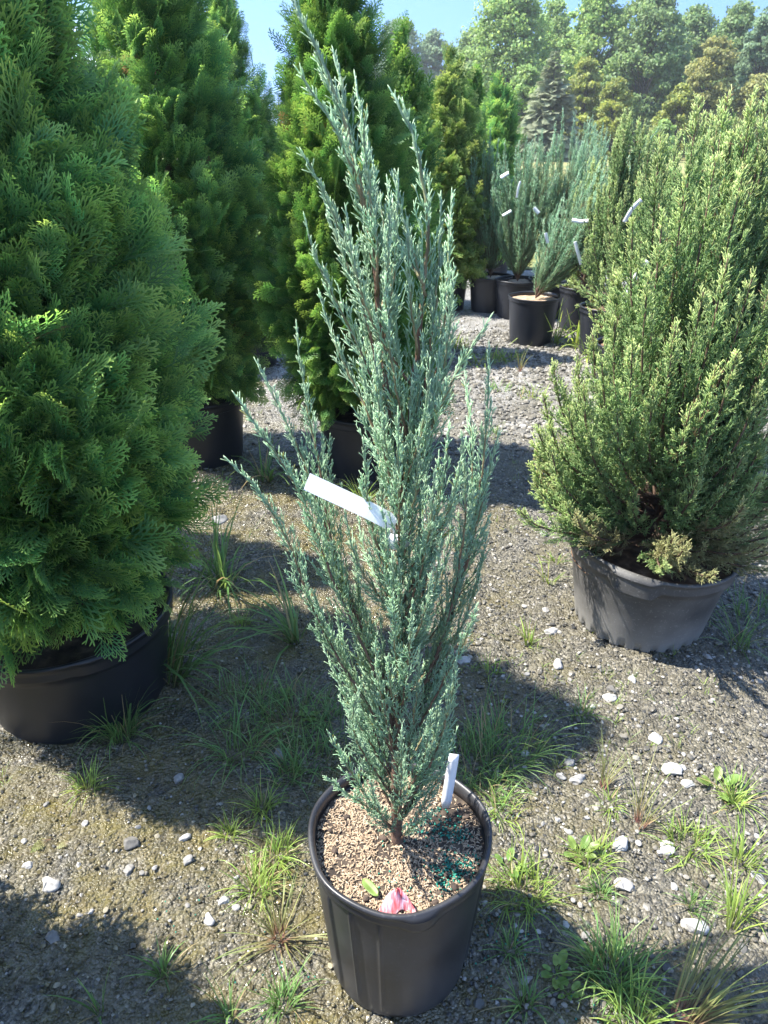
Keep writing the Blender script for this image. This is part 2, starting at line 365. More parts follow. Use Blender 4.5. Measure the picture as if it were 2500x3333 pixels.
# meadow behind the pots
def field_mat():
    m, t, b, N, L = mat('dry_meadow')
    tc = N.new('ShaderNodeTexCoord'); n = N.new('ShaderNodeTexNoise'); n.inputs['Scale'].default_value = .35; n.inputs['Detail'].default_value = 9; n.inputs['Roughness'].default_value = .7
    L(tc.outputs['Object'], n.inputs['Vector'])
    r = ramp(N, [(.3, (.09, .12, .03)), (.5, (.20, .20, .07)), (.7, (.32, .27, .12))]); L(n.outputs['Fac'], r.inputs['Fac']); L(r.outputs['Color'], b.inputs['Base Color']); b.inputs['Roughness'].default_value = .9
    return m
fx = graded(-8, 12, .5, -500, 500, 1.3); fy = graded(9.6, 30, .5, 9.3, 900, 1.25); FX, FY = np.meshgrid(fx, fy)
FZ = .012+.05*vnoise(FX*.6, FY*.6, 8)*np.clip((FY-9.6)/3, 0, 1)
k = len(fx); i = np.arange(len(fy)-1)[:, None]*k+np.arange(k-1)[None, :]
tag(MB().add(np.stack([FX, FY, FZ], -1).reshape(-1, 3), np.stack([i, i+1, i+k+1, i+k], -1).reshape(-1, 4)).build('meadow', field_mat()), kind='structure')

# ------------------------------------------------------------------ grass blades
def blades(mb, root, out, length, width, bend, droop, seg=5, rnd=None):
    """curved tapering ribbons; root (N,3), out (N,2) horizontal lean direction, bend = start tilt from vertical, droop = extra tilt at the end"""
    N = len(root); t = np.linspace(0, 1, seg+1)
    ang = bend[:, None]+droop[:, None]*t[None, :]**1.3
    ds = length[:, None]/seg
    dh = np.sin(ang)*ds; dv = np.cos(ang)*ds
    h = np.cumsum(np.c_[np.zeros(N), dh[:, 1:]], 1); v = np.cumsum(np.c_[np.zeros(N), dv[:, 1:]], 1)
    C = root[:, None, :]+np.concatenate([h[..., None]*out[:, None, :], v[..., None]], -1)
    side = np.concatenate([-out[:, 1:2], out[:, 0:1], np.zeros((N, 1))], 1)
    tw = rng.normal(0, .5, N); side = side*np.cos(tw)[:, None]+np.array([0, 0, 1.])*np.sin(tw)[:, None]*.5
    w = width[:, None]*np.array([.75]+[1-.9*q**2.2 for q in t[1:]])[None, :]*.5
    V = np.stack([C-side[:, None, :]*w[..., None], C+side[:, None, :]*w[..., None]], 2)
    V = V.reshape(N, -1, 3); n = V.shape[1]
    q = np.arange(seg)[:, None]*2+np.array([0, 1, 3, 2])[None, :]
    Q = (q[None]+(np.arange(N)*n)[:, None, None]).reshape(-1, 4)
    tip = np.repeat(t, 2); r = rnd if rnd is not None else rng.random(N)
    mb.add(V.reshape(-1, 3), Q, None, np.tile(tip, N), np.repeat(r, n))
def tuft(mb, c, n, rad, lmin, lmax, w, spread=.9, droop=.9, ddir=None):
    a = rng.uniform(0, 2*math.pi, n); r = rad*np.sqrt(rng.random(n))
    root = np.stack([c[0]+r*np.cos(a), c[1]+r*np.sin(a), np.full(n, c[2]-.004)], 1)
    aa = a+rng.normal(0, 1.0, n); out = np.stack([np.cos(aa), np.sin(aa)], 1)
    if ddir is not None: out = norm(out*.55+np.asarray(ddir)[None, :])
    ln = rng.uniform(lmin, lmax, n)
    blades(mb, root, out, ln, np.full(n, w)*rng.uniform(.6, 1.2, n), np.abs(rng.normal(0, spread*.5, n)), np.abs(rng.normal(droop, droop*.65, n)))

n = 26000
gx = rng.uniform(-6, 11, n); gy = rng.uniform(9.8, 30, n)
keep = vnoise(gx*.8, gy*.8, 31) > .25
gx, gy = gx[keep], gy[keep]; n = len(gx); a = rng.uniform(0, 6.283, n)
mb = MB()
blades(mb, np.stack([gx, gy, np.full(n, .02)], 1), np.stack([np.cos(a), np.sin(a)], 1), rng.uniform(.2, .55, n), rng.uniform(.012, .03, n), np.abs(rng.normal(0, .25, n)), rng.uniform(.1, .9, n), 3)
tag(mb.build('meadow_grass', M_grass_y), kind='stuff')

# ------------------------------------------------------------------ pebbles
def ico(sub):
    t = (1+5**.5)/2
    V = [(-1, t, 0), (1, t, 0), (-1, -t, 0), (1, -t, 0), (0, -1, t), (0, 1, t), (0, -1, -t), (0, 1, -t), (t, 0, -1), (t, 0, 1), (-t, 0, -1), (-t, 0, 1)]
    T = [(0, 11, 5), (0, 5, 1), (0, 1, 7), (0, 7, 10), (0, 10, 11), (1, 5, 9), (5, 11, 4), (11, 10, 2), (10, 7, 6), (7, 1, 8), (3, 9, 4), (3, 4, 2), (3, 2, 6), (3, 6, 8), (3, 8, 9), (4, 9, 5), (2, 4, 11), (6, 2, 10), (8, 6, 7), (9, 8, 1)]
    V = [np.array(v)/np.linalg.norm(v) for v in V]
    for _ in range(sub):
        c = {}; T2 = []
        def mid(a, b):
            k = (min(a, b), max(a, b))
            if k not in c: m_ = V[a]+V[b]; V.append(m_/np.linalg.norm(m_)); c[k] = len(V)-1
            return c[k]
        for a, b, d in T:
            ab, bd, da = mid(a, b), mid(b, d), mid(d, a); T2 += [(a, ab, da), (b, bd, ab), (d, da, bd), (ab, bd, da)]
        T = T2
    return np.array(V), np.array(T)
def stone_proto(sub, seed, rough=.3, flat=.65, cuts=6):
    r = np.random.default_rng(seed); V, T = ico(sub); V = V.copy()
    for _ in range(cuts):                                      # chop flat facets
        d = norm(r.normal(size=3)); h = r.uniform(.55, .9); p = V@d
        V = V-np.maximum(p-h, 0)[:, None]*d
    f = 1+rough*sum(np.sin(V@(r.normal(size=3)*k)+r.uniform(0, 6))*.3/k**.6 for k in (2, 3, 5, 9))
    V = V*f[:, None]*np.array([1, r.uniform(.65, .95), flat])
    return V, None, T, np.zeros(len(V))
P0 = [stone_proto(1, s, .35, .55, 7) for s in range(5)]+[stone_proto(1, s+20, .3, .6, 4) for s in range(5)]
def scatter(mb, n, x0, x1, y0, y1, smin, smax, zf=.35, palefar=False):
    x = rng.uniform(x0, x1, n); y = rng.uniform(y0, y1, n)
    vis = np.abs(x) < (y*.56+.45); x, y = x[vis], y[vis]; n = len(x)
    s = smin*(smax/smin)**(rng.random(n)**1.7)
    z = gz(x, y)+.001+s*zf*.3
    M = frames(np.stack([np.cos(a_ := rng.uniform(0, 6.28, n)), np.sin(a_), rng.normal(0, .25, n)], 1))
    k = rng.integers(0, len(P0), n); P = np.stack([x, y, z], 1); rd = rng.random(n)
    if palefar: rd = np.clip(rd*.5+.5*vnoise(x*2, y*2, 5)+.15, 0, 1)
    for j, p in enumerate(P0):
        q = k == j; inst(mb, p, M[q], P[q], s[q], rd[q])
mb = MB(); scatter(mb, 16000, .1, 2.0, .65, 3.3, .003, .008); scatter(mb, 1500, .1, 2.0, .65, 3.3, .006, .013)
scatter(mb, 5000, -1.5, .2, .65, 3.3, .0025, .006)
scatter(mb, 6000, -1.5, 2.6, 3.2, 7.5, .006, .02, palefar=True); scatter(mb, 3500, .3, 1.8, 3.6, 6.4, .008, .028, palefar=True)
tag(mb.build('loose_gravel', M_gravel, smooth=False), kind='stuff')
mb = MB(); scatter(mb, 9000, -1.6, .35, .65, 3.4, .0025, .0075, .1); scatter(mb, 500, -1.4, .3, .65, 2.4, .005, .012, .0)
tag(mb.build('wet_gravel', M_gravel_wet, smooth=False), kind='stuff')

STONE_V = [stone_proto(3, 40+s, .38, .62, 8) for s in range(7)]
stone_specs = [  # photo x, y, half width (m), tone, variant, label
 (910, 2452, .019, .62, 0, 'rounded pale grey stone in the grass left of the near pot'),
 (582, 2543, .017, .55, 1, 'flat grey stone at the shade edge below the left pot'),
 (168, 2888, .021, .85, 2, 'pale blue-grey stone at the edge of the bottom left shade'),
 (92, 2826, .012, .95, 3, 'small white stone in the sun near the left picture edge'),
 (428, 2752, .018, .05, 4, 'dark rough stone alone on the sunlit wet mud'),
 (420, 2838, .013, .35, 5, 'smooth tan stone below the dark rough stone'),
 (602, 2733, .014, .9, 6, 'cream chip of stone on the wet mud left of the small tufts'),
 (612, 2808, .015, .55, 1, 'muddy pale stone below the cream chip'),
 (683, 3000, .014, .85, 2, 'white angular stone on the wet mud left of the splayed tuft'),
 (728, 2937, .013, .8, 3, 'white stone beside the tufts left of the near pot'),
 (715, 1692, .035, .75, 4, 'white stone in the sunlit strip behind the big left crown'),
 (173, 3060, .016, .25, 5, 'grey stone lying in the bottom left shade'),
 (1815, 2160, .023, .95, 6, 'round white stone in front of the right pot'),
 (1795, 2052, .022, .9, 0, 'white stone touching the left foot of the right pot'),
 (1768, 1742, .022, .85, 1, 'pale stone left of the right pot rim'),
 (1985, 2272, .018, .92, 2, 'white angular stone leaning against a dark one'),
 (1990, 2243, .016, .03, 3, 'dark stone behind a white angular one'),
 (2135, 2402, .019, .95, 4, 'upright white stone in the sunlit gravel on the right'),
 (2190, 2508, .026, .9, 5, 'long pale slab in the middle of the right gravel'),
 (2240, 2550, .017, .95, 6, 'sharp white stone just below the long pale slab'),
 (1880, 2532, .021, .62, 0, 'pitted grey stone right of the dense grass'),
 (1856, 2478, .017, .6, 1, 'grey stone above the pitted one'),
 (1828, 2520, .012, .8, 2, 'small white stone left of the pitted grey one'),
 (2022, 2742, .023, 1.0, 3, 'bright white stone between the weeds right of the near pot'),
 (2172, 2757, .019, .95, 4, 'pointed white stone right of the brightest white stone'),
 (2032, 2880, .020, .65, 5, 'round grey stone with crazed top beside a small tuft'),
 (2262, 3010, .025, .95, 6, 'large lumpy white stone in the lower right shade'),
 (1682, 3008, .009, .9, 0, 'small white stone in the shade just right of the near pot'),
 (1843, 3003, .010, .85, 1, 'small white stone in the shade under a round grey stone'),
 (2470, 2855, .016, .8, 2, 'pale stone at the right picture edge'),
 (2195, 2880, .010, .8, 3, 'small pale stone right of the round grey stone'),
 (1775, 1985, .014, .6, 4, 'flat grey stone left of the right pot foot'),
 (1512, 2150, .021, .9, 5, 'white stone behind the juniper, level with its lower branches'),
 (2060, 2215, .015, .85, 6, 'flat white stone below the right pot'),
 (2300, 2150, .014, .5, 0, 'grey stone in the shade right of the right pot foot'),
 (1905, 3040, .012, .3, 1, 'dull grey stone half sunk in the lower right shade'),
 (1715, 3185, .012, .6, 2, 'grey stone in the shade right of the near pot foot'),
 (2330, 3190, .014, .55, 3, 'bluish stone beside the red-stemmed grass'),
]
for (px, py, r, tone, v, lab) in stone_specs:
    p = gnd(px, py); p[2] = float(gz(p[0], p[1]))+r*.10
    mb = MB(); a = rng.uniform(0, 6.28); r = r*1.12
    inst(mb, STONE_V[v], frames(np.array([[math.cos(a), math.sin(a), .05]])), p[None], r, np.array([tone]))
    tag(mb.build('stone', M_stone, origin=p), lab, 'stone', 'loose stones on the gravel')
cnt = 0                                                                  # many small look-alike chips
while cnt < 110:
    px, py = rng.uniform(1600, 2500), rng.uniform(1650, 2760)
    if cnt > 90: px, py = rng.uniform(60, 900), rng.uniform(2580, 3000)
    p = gnd(px, py)
    if (p[0]-.89)**2+(p[1]-2.13)**2 < .27**2: continue
    r = rng.uniform(.004, .0095); p[2] = float(gz(p[0], p[1]))+r*.3; a = rng.uniform(0, 6.28); mb = MB()
    inst(mb, P0[5+cnt % 5], frames(np.array([[math.cos(a), math.sin(a), .05]])), p[None], r, np.array([rng.uniform(.3, .9)]))
    tag(mb.build('stone_chip', M_stone, smooth=False, origin=p), 'tiny pale stone chip lying loose on the sunlit gravel', 'stone chip', 'tiny pale stone chips'); cnt += 1

# ------------------------------------------------------------------ pots
def lathe(mb, prof, n=96, c=(0, 0, 0), rfun=None, zfun=None, rnd=0.0, closed=False):
    prof = np.asarray(prof, float); a = np.arange(n)*2*math.pi/n; k = len(prof)
    R = np.repeat(prof[:, :1], n, 1); Zz = np.repeat(prof[:, 1:2], n, 1)
    if rfun is not None: R = R+rfun(a[None, :], Zz, np.arange(k)[:, None])
    if zfun is not None: Zz = Zz+zfun(a[None, :], Zz, np.arange(k)[:, None])
    V = np.stack([c[0]+R*np.cos(a), c[1]+R*np.sin(a), c[2]+Zz], -1).reshape(-1, 3)
    kk = k if closed else k-1
    i = np.arange(kk)[:, None]; j = np.arange(n)[None, :]; i2 = (i+1) % k; j2 = (j+1) % n
    mb.add(V, np.stack([i*n+j, i*n+j2, i2*n+j2, i2*n+j], -1).reshape(-1, 4), None, 0, rnd)
def angd(a, b): return np.abs((a-b+math.pi) % (2*math.pi)-math.pi)
def make_pot(parent, rb, rt, h, m, ribs=(), handles=(), castle=False, band=.035, lip=.008, n=360, tilt=0.0):
    """body with drain notches, inner wall, rolled rim band as a sub-part"""
    c = world_loc(parent)
    body = MB(); hz = h-band
    rz = lambda z: rb+(rt-rb)*(z/h)
    zs = [0, .004, .012, .018, .026, .05]+list(np.linspace(.09, hz-.02, 9))+[hz-.008, hz]
    prof = [(0.001, .012), (rb*.6, .010), (rb-.012, .006)]+[(rb-.003 if z < .003 else rz(z), z) for z in zs]
    nb = 3
    def rf(a, z, i):
        out = np.zeros(np.broadcast(a, z).shape)
        for ra in ribs:
            out = out+.0050*np.exp(-(angd(a, ra)*rt/.0034)**2)*((z > .02) & (z < hz-.012) & (i >= nb))
        if castle:
            out = out-.007*(np.sin(a*26) > .25)*((z < .019) & (i >= nb))
        out = out+.0015*np.sin(a*3+1.2)*(i >= nb)*(z/h)
        return out
    def zf(a, z, i):
        if castle: return .016*(np.sin(a*26) > .25)*((z < .003) & (i >= nb))-tilt*np.cos(a)*np.clip(z/h, 0, 1)*(i >= nb)
        return .022*np.exp(-(np.minimum.reduce([angd(a, q) for q in (-1.62, -.4, .9, 2.2, 3.4)])*rb/.014)**4)*((z < .003) & (i >= nb))
    lathe(body, prof, n, c, rf, zf)
    ro, ri = rt-.001, rt-.006
    lathe(body, [(ro-.004, hz), (ri, hz), (ri-.004, h*.75), (rb+.5*(rt-rb)-.004, h*.5)], n, c, lambda a, z, i: .0015*np.sin(a*3+1.2)*(z/h), lambda a, z, i: -tilt*np.cos(a)*z/h)
    pot = body.build('pot', m, parent)
    rim = MB(); R = rt
    pr = [(R-.006, hz+.001), (R+.001, hz-.002), (R+lip*.55, hz), (R+lip*.6, hz+.006), (R+lip*.5, hz+band*.45), (R+lip*.65, h-.011), (R+lip, h-.009), (R+lip*1.15, h-.005), (R+lip*1.0, h-.001), (R+lip*.5, h+.001), (R+.0, h), (R-.004, h-.004), (R-.006, h-.012)]
    def rr(a, z, i):
        o = .002*np.sin(a*3+1.2)+.0012*np.sin(a*7)
        for ha, hw, hd in handles:
            w = 1/(1+np.exp((angd(a, ha)-hw)*R/.006)); o = o+hd*w*((i >= 2) & (i <= 6))
        return o
    def rzf(a, z, i):
        o = .0016*np.sin(a*2+.5)+.001*np.sin(a*5)-tilt*np.cos(a)*z/h
        for ha, hw, hd in handles:
            w = 1/(1+np.exp((angd(a, ha)-hw)*R/.006)); o = o-hd*.8*w*((i >= 1) & (i <= 3))
        return o
    lathe(rim, pr, n, c, rr, rzf, closed=True)
    rim.build('rim', m, pot, origin=c)
    return pot
def make_soil(parent, r, z, m=None, bumps=.012, name='soil'):
    c = world_loc(parent); k = 26; nn = 64; V = [[0, 0, z]]
    for i_ in range(1, k+1):
        a = np.arange(nn)*2*math.pi/nn; rr = r*i_/k
        V += list(np.stack([rr*np.cos(a), rr*np.sin(a), np.full(nn, z)], 1))
    V = np.array(V); V[:, 2] += bumps*(vnoise(V[:, 0]*22+5, V[:, 1]*22, 14)-.5)*2*.6+bumps*.5*(vnoise(V[:, 0]*70, V[:, 1]*70, 15)-.5)
    T = [(0, 1+j, 1+(j+1) % nn) for j in range(nn)]
    Q = [(1+i_*nn+j, 1+(i_+1)*nn+j, 1+(i_+1)*nn+(j+1) % nn, 1+i_*nn+(j+1) % nn) for i_ in range(k-1) for j in range(nn)]
    mb = MB().add(V+c, Q, T, 0, vnoise(V[:, 0]*60, V[:, 1]*60, 16))
    return mb.build(name, m or M_soil, parent), mb.V[0]-c

# ------------------------------------------------------------------ juniper shoots
def prisms(mb, P, D, ln, r, tip0, tip1, rnd):
    """thin three-sided tapering scale-leaf twiglets, one per row"""
    N = len(P)
    if N == 0: return
    F = frames(D, rng.uniform(0, 6.28, N)); y = F[:, :, 1]; z = F[:, :, 2]; x = F[:, :, 0]
    a = np.arange(3)*2*math.pi/3; ring = np.cos(a)[None, :, None]*y[:, None, :]+np.sin(a)[None, :, None]*z[:, None, :]
    r = np.broadcast_to(np.asarray(r, float), (N,))
    V = np.concatenate([P[:, None]+ring*r[:, None, None], (P+x*ln[:, None]*.72)[:, None]+ring*(r*1.05)[:, None, None], (P+x*ln[:, None])[:, None]], 1)
    q = np.array([[0, 1, 4, 3], [1, 2, 5, 4], [2, 0, 3, 5]]); t = np.array([[3, 4, 6], [4, 5, 6], [5, 3, 6]])
    off = (np.arange(N)*7)[:, None, None]
    tp = np.stack([tip0]*3+[tip0*.4+tip1*.6]*3+[tip1], 1)
    mb.add(V.reshape(-1, 3), (q[None]+off).reshape(-1, 4), (t[None]+off).reshape(-1, 3), tp.ravel(), np.repeat(rnd, 7))
def shoots(mb, path, p):
    """foliage along one stem. p: start (fraction bare), step, lmin, lgrow, lmax, ang, tw_step, tw_len, r"""
    P, s, Ltot = resample(path, p['step'])
    d = norm(np.gradient(P, axis=0)); to_tip = Ltot-s
    m = (s/Ltot > p.get('start', 0)); m[-1] = False
    rep = p.get('rep', 1)
    P = np.repeat(P[m], rep, 0); d = np.repeat(d[m], rep, 0); tt = np.repeat(to_tip[m], rep)
    N = len(P)
    if N == 0: return
    P = P+d*rng.uniform(-.5, .5, (N, 1))*p['step']
    l = np.minimum(p['lmin']+p['lgrow']*tt, p['lmax'])*rng.uniform(.55, 1.25, N)
    F = frames(d, rng.uniform(0, 6.28, N)); ang = p['ang']*rng.uniform(.6, 1.35, N)*np.where(tt < .12, .7, 1)
    D0 = norm(F[:, :, 0]*np.cos(ang)[:, None]+F[:, :, 1]*np.sin(ang)[:, None]); D0[:, 2] += p.get('up', 0); D0 = norm(D0)
    D1 = norm(D0*.7+d*.5+np.array([0, 0, p.get('up2', .1)]))
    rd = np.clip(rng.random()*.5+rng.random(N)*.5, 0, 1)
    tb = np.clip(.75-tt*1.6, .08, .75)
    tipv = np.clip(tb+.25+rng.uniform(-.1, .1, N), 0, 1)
    mid = P+D0*(l*.5)[:, None]
    prisms(mb, P, D0, l*.54, p['r']*1.1, tb*.6, tb, rd)
    prisms(mb, mid, D1, l*.54, p['r'], tb, tipv, rd)
    nt_ = np.clip((l/p['tw_step']).astype(int), 0, 26)
    idx = np.repeat(np.arange(N), nt_)
    if len(idx) == 0: return
    u = rng.uniform(.08, .97, len(idx)); li = l[idx]
    base = np.where((u < .5)[:, None], P[idx]+D0[idx]*(u*li)[:, None], mid[idx]+D1[idx]*((u-.5)*li)[:, None])
    ax = np.where((u < .5)[:, None], D0[idx], D1[idx])
    G = frames(ax, rng.uniform(0, 6.28, len(idx))); an = rng.uniform(*p.get('ta', (.35, .75)), len(idx))
    dd = norm(G[:, :, 0]*np.cos(an)[:, None]+G[:, :, 1]*np.sin(an)[:, None]+np.array([0, 0, .12]))
    tl = p['tw_len']*rng.uniform(.5, 1.2, len(idx))*np.clip(1.15-u*.6, .35, 1)
    tl = np.minimum(tl, li*.6+.003)
    prisms(mb, base, dd, tl, p['r']*.92, tb[idx], np.clip(tipv[idx]+.12*u, 0, 1), np.clip(rd[idx]+rng.normal(0, .12, len(idx)), 0, 1))
    if p.get('tip_spike', True):
        q = path[-1]; e = norm(path[-1]-path[-2])
        prisms(mb, np.array([q-e*.004]), np.array([e]), np.array([.016]), p['r']*1.2, np.array([.8]), np.array([1.]), np.array([.6]))

# ================================================================== the near juniper
DS = 2500/1659.0
C0 = np.array([.028, .955, 0])
near_j = thing('potted_juniper', 'slender blue-green juniper with a long white tag, in the ribbed black pot nearest the camera', 'potted juniper', C0)
PH = .352
RIBS = [-2.46, -2.13, -1.79, -1.35, -.95, -.6, -.25, .2, .7, 1.2, 1.7, 2.2, 2.7, 3.1]
make_pot(near_j, .137, .1645, PH, M_pot, ribs=[r for r in RIBS if not -1.6 < r < -.5], handles=[(-1.36, .15, .009)], band=.030, lip=.006)
soil, sv = make_soil(near_j, .1585, PH-.030)

def soil_z(x, y):
    d = (sv[:, 0][None]-x[:, None])**2+(sv[:, 1][None]-y[:, None])**2
    return sv[d.argmin(1), 2]
# rice hulls, one mulch part
n = 6500; a = rng.uniform(0, 6.283, n); r = .1555*np.sqrt(rng.random(n)); hx, hy = r*np.cos(a), r*np.sin(a)
keep = rng.random(n) < np.clip(1.05-1.3*np.exp(-(((hx-.10)/.05)**2+((hy-.045)/.06)**2))-.5*np.exp(-((hx/.025)**2+((hy+.005)/.03)**2))-.5*(vnoise(hx*30, hy*30, 77) > .72)-.4*(r > .154), 0.04, 1)
hx, hy = hx[keep], hy[keep]; n = len(hx)
hull_V = np.array([[-1, 0, 0], [-.4, .26, .1], [-.4, -.26, .1], [.45, .24, .1], [.45, -.24, .1], [1, 0, 0], [0, 0, .3]])
hull_T = np.array([[0, 6, 1], [0, 2, 6], [1, 6, 3], [2, 4, 6], [3, 6, 5], [4, 5, 6], [0, 1, 2], [1, 3, 4], [1, 4, 2], [3, 5, 4]])
az = rng.uniform(0, 6.283, n); D = np.stack([np.cos(az), np.sin(az), rng.normal(0, .28, n)], 1)
mb = MB(); inst(mb, (hull_V, None, hull_T, np.zeros(7)), frames(D, rng.normal(0, .5, n)), C0+np.stack([hx, hy, soil_z(hx, hy)+rng.uniform(.0, .0035, n)], 1), rng.uniform(.0034, .0052, n), np.clip(rng.normal(.6, .22, n), 0, 1))
tag(mb.build('rice_hull_mulch', M_hull, near_j, smooth=False), kind='stuff')
# slow-release pellets
cl = [(.105, -.06, .028, 190), (.09, -.085, .02, 60), (.07, .03, .03, 90), (.11, .02, .018, 60), (.03, .05, .025, 40), (-.05, -.03, .05, 14), (.05, -.1, .04, 25)]
pp = np.concatenate([np.stack([rng.normal(cx, s, q), rng.normal(cy, s*.8, q)], 1) for cx, cy, s, q in cl]); pp = pp[np.hypot(pp[:, 0], pp[:, 1]) < .153]
V, T = ico(1); mb = MB(); inst(mb, (V, None, T, np.zeros(len(V))), frames(np.tile([[1., 0, 0]], (len(pp), 1))), C0+np.c_[pp, soil_z(pp[:, 0], pp[:, 1])+.003], rng.uniform(.0015, .0021, len(pp)))
tag(mb.build('fertilizer_pellets', M_pellet, near_j), kind='stuff')
# bark chips in the mulch
chip = stone_proto(1, 91, .3, .5, 6); mb = MB(); q = np.array([[.083, -.075], [.095, -.095], [.075, -.11], [.12, -.085], [-.12, -.02], [-.1, .05], [-.13, .02], [-.06, -.12], [.13, .05], [.12, .08], [.09, .09], [.06, .11], [-.08, .1], [.06, -.125], [-.03, .0]])
inst(mb, chip, frames(np.stack([np.cos(np.arange(15)*2.), np.sin(np.arange(15)*2.), np.zeros(15)], 1)), C0+np.c_[q, soil_z(q[:, 0], q[:, 1])+.004], rng.uniform(.005, .010, 15))
mb.build('bark_chips', M_chip, near_j, smooth=False)

def tr(px, py, Yv): return atY(px*DS, py*DS, Yv)
Y0 = C0[1]
trunk_px = [(859, 1838), (857, 1760), (855, 1650), (860, 1520), (862, 1400), (861, 1300), (863, 1200), (872, 1120), (872, 1060)]
A_px = [(868, 1100), (850, 1050), (838, 900), (824, 720), (806, 560), (790, 450), (768, 350), (738, 245), (700, 140), (662, 62), (640, 15), (628, -14)]
B_px = [(871, 1080), (876, 1020), (886, 900), (904, 720), (922, 560), (925, 460), (906, 345), (880, 262), (848, 203)]
stems = [  # (photo path base -> tip, depth offset of the tip)
 ([(815, 800), (775, 600), (728, 480), (692, 400), (658, 338)], -.03),
 ([(800, 700), (760, 600), (722, 505), (698, 422)], .05),
 ([(845, 960), (795, 790), (740, 680), (700, 600), (676, 545), (660, 478)], -.02),
 ([(850, 1060), (805, 910), (752, 805), (715, 722), (692, 640)], .06),
 ([(790, 470), (765, 380), (738, 310), (700, 235), (648, 160)], -.05),
 ([(770, 380), (755, 300), (738, 215), (735, 165), (722, 118)], .05),
 ([(800, 520), (795, 400), (785, 280), (768, 172)], .06),
 ([(815, 640), (815, 520), (795, 380), (782, 300), (790, 250)], -.06),
 ([(830, 800), (850, 640), (838, 520), (815, 420), (800, 330)], .09),
 ([(920, 640), (900, 570), (868, 460), (850, 383)], .04),
 ([(880, 1010), (925, 800), (945, 620), (950, 520), (952, 432)], .03),
 ([(882, 1040), (935, 860), (962, 690), (968, 560), (975, 424)], .08),
 ([(880, 1100), (930, 920), (962, 780), (974, 690), (978, 603)], -.04),
 ([(872, 1120), (915, 980), (958, 860), (1000, 780), (1056, 690)], -.08),
 ([(872, 1620), (945, 1420), (1000, 1260), (1032, 1100), (1048, 960), (1055, 850), (1056, 752)], .05),
 ([(990, 1290), (1022, 1120), (1020, 970), (1012, 880), (1004, 808)], .10),
 ([(1000, 1250), (1036, 1110), (1056, 1020), (1076, 943)], -.03),
 ([(900, 1520), (975, 1330), (1005, 1150), (1006, 1040), (997, 942)], -.09),
 ([(862, 1570), (832, 1470), (764, 1310), (722, 1200), (702, 1085), (690, 1000), (668, 900), (650, 800), (641, 708)], .0),
 ([(800, 1400), (735, 1260), (702, 1130), (662, 1010), (626, 932), (590, 852), (556, 786)], .06),
 ([(858, 1590), (800, 1425), (738, 1300), (692, 1185), (660, 1085), (612, 1000), (560, 930), (511, 858)], -.06),
 ([(855, 1650), (842, 1600), (768, 1480), (710, 1390), (664, 1292), (640, 1205), (600, 1122), (552, 1052), (495, 996)], -.02),
 ([(856, 1690), (790, 1540), (745, 1450), (725, 1380), (665, 1285)], .07),
 ([(862, 1330), (815, 1180), (792, 1080), (790, 1010), (785, 958)], -.07),
 ([(850, 1800), (800, 1735), (750, 1655), (710, 1583)], -.05),
 ([(852, 1790), (790, 1740), (745, 1710), (706, 1680)], -.10),
 ([(865, 1815), (915, 1745), (958, 1655), (986, 1578)], .04),
 ([(862, 1690), (925, 1570), (955, 1510), (980, 1460)], .10),
 ([(862, 1500), (905, 1330), (935, 1180), (945, 1080), (948, 985)], -.08),
 ([(862, 1450), (890, 1300), (905, 1180), (915, 1080), (925, 980)], .12),
 ([(860, 1400), (830, 1260), (815, 1150), (830, 1040), (822, 960)], .10),
 ([(862, 1600), (960, 1430), (1010, 1330), (1035, 1240), (1052, 1160)], .02),
 ([(862, 1640), (950, 1490), (985, 1420), (1010, 1370), (1030, 1310)], -.10),
 ([(858, 1700), (770, 1560), (742, 1500), (722, 1450), (700, 1400)], .05),
 ([(858, 1730), (790, 1640), (765, 1590), (760, 1540), (775, 1490)], -.10),
 ([(860, 1740), (910, 1660), (925, 1600), (930, 1540)], -.09),
 ([(858, 1810), (830, 1770), (810, 1735), (800, 1690)], -.12),
 ([(860, 1815), (890, 1790), (915, 1770), (942, 1750)], -.10),
 ([(865, 1320), (940, 1180), (985, 1060), (998, 1010), (1004, 960)], .06),
]
lead_x = lambda y: float(np.interp(y, [15, 140, 350, 560, 900, 1100, 1840], [640, 700, 768, 806, 838, 868, 858]))
env = np.array([[150, 690, 745], [350, 720, 860], [500, 740, 930], [650, 745, 950], [800, 760, 975], [1000, 770, 1010], [1200, 680, 1035], [1350, 705, 1025], [1500, 745, 985], [1650, 770, 960]])
r2 = random.Random(3)
for q in range(54):
    yt = r2.uniform(380, 1600); x0, x1 = np.interp(yt, env[:, 0], env[:, 1]), np.interp(yt, env[:, 0], env[:, 2])
    xt = x0+(x1-x0)*r2.uniform(.06, .94); yb = min(yt+r2.uniform(180, 420), 1790); xb = lead_x(yb)
    if yb < 1080 and r2.random() < .5: xb = np.interp(yb, [200, 460, 560, 1080], [850, 925, 922, 871])
    stems.append(([(xb, yb), (xb+.5*(xt-xb), yb+.28*(yt-yb)), (xb+.86*(xt-xb), yb+.62*(yt-yb)), (xt, yt)], r2.uniform(-.12, .13)))
for q in range(9):
    yt = r2.uniform(900, 1500); yb = yt+r2.uniform(160, 300); xb = lead_x(yb); xt = xb+r2.uniform(-50, 55)
    stems.append(([(xb, yb), (xb+.6*(xt-xb), yb+.4*(yt-yb)), (xb+.9*(xt-xb), yb+.7*(yt-yb)), (xt, yt)], r2.uniform(-.10, -.05)))
PJ = dict(step=.0066, rep=1, lmin=.010, lgrow=.20, lmax=.074, ang=.40, tw_step=.0046, tw_len=.0165, r=.00074, up2=.25, start=.10, ta=(.28, .68))
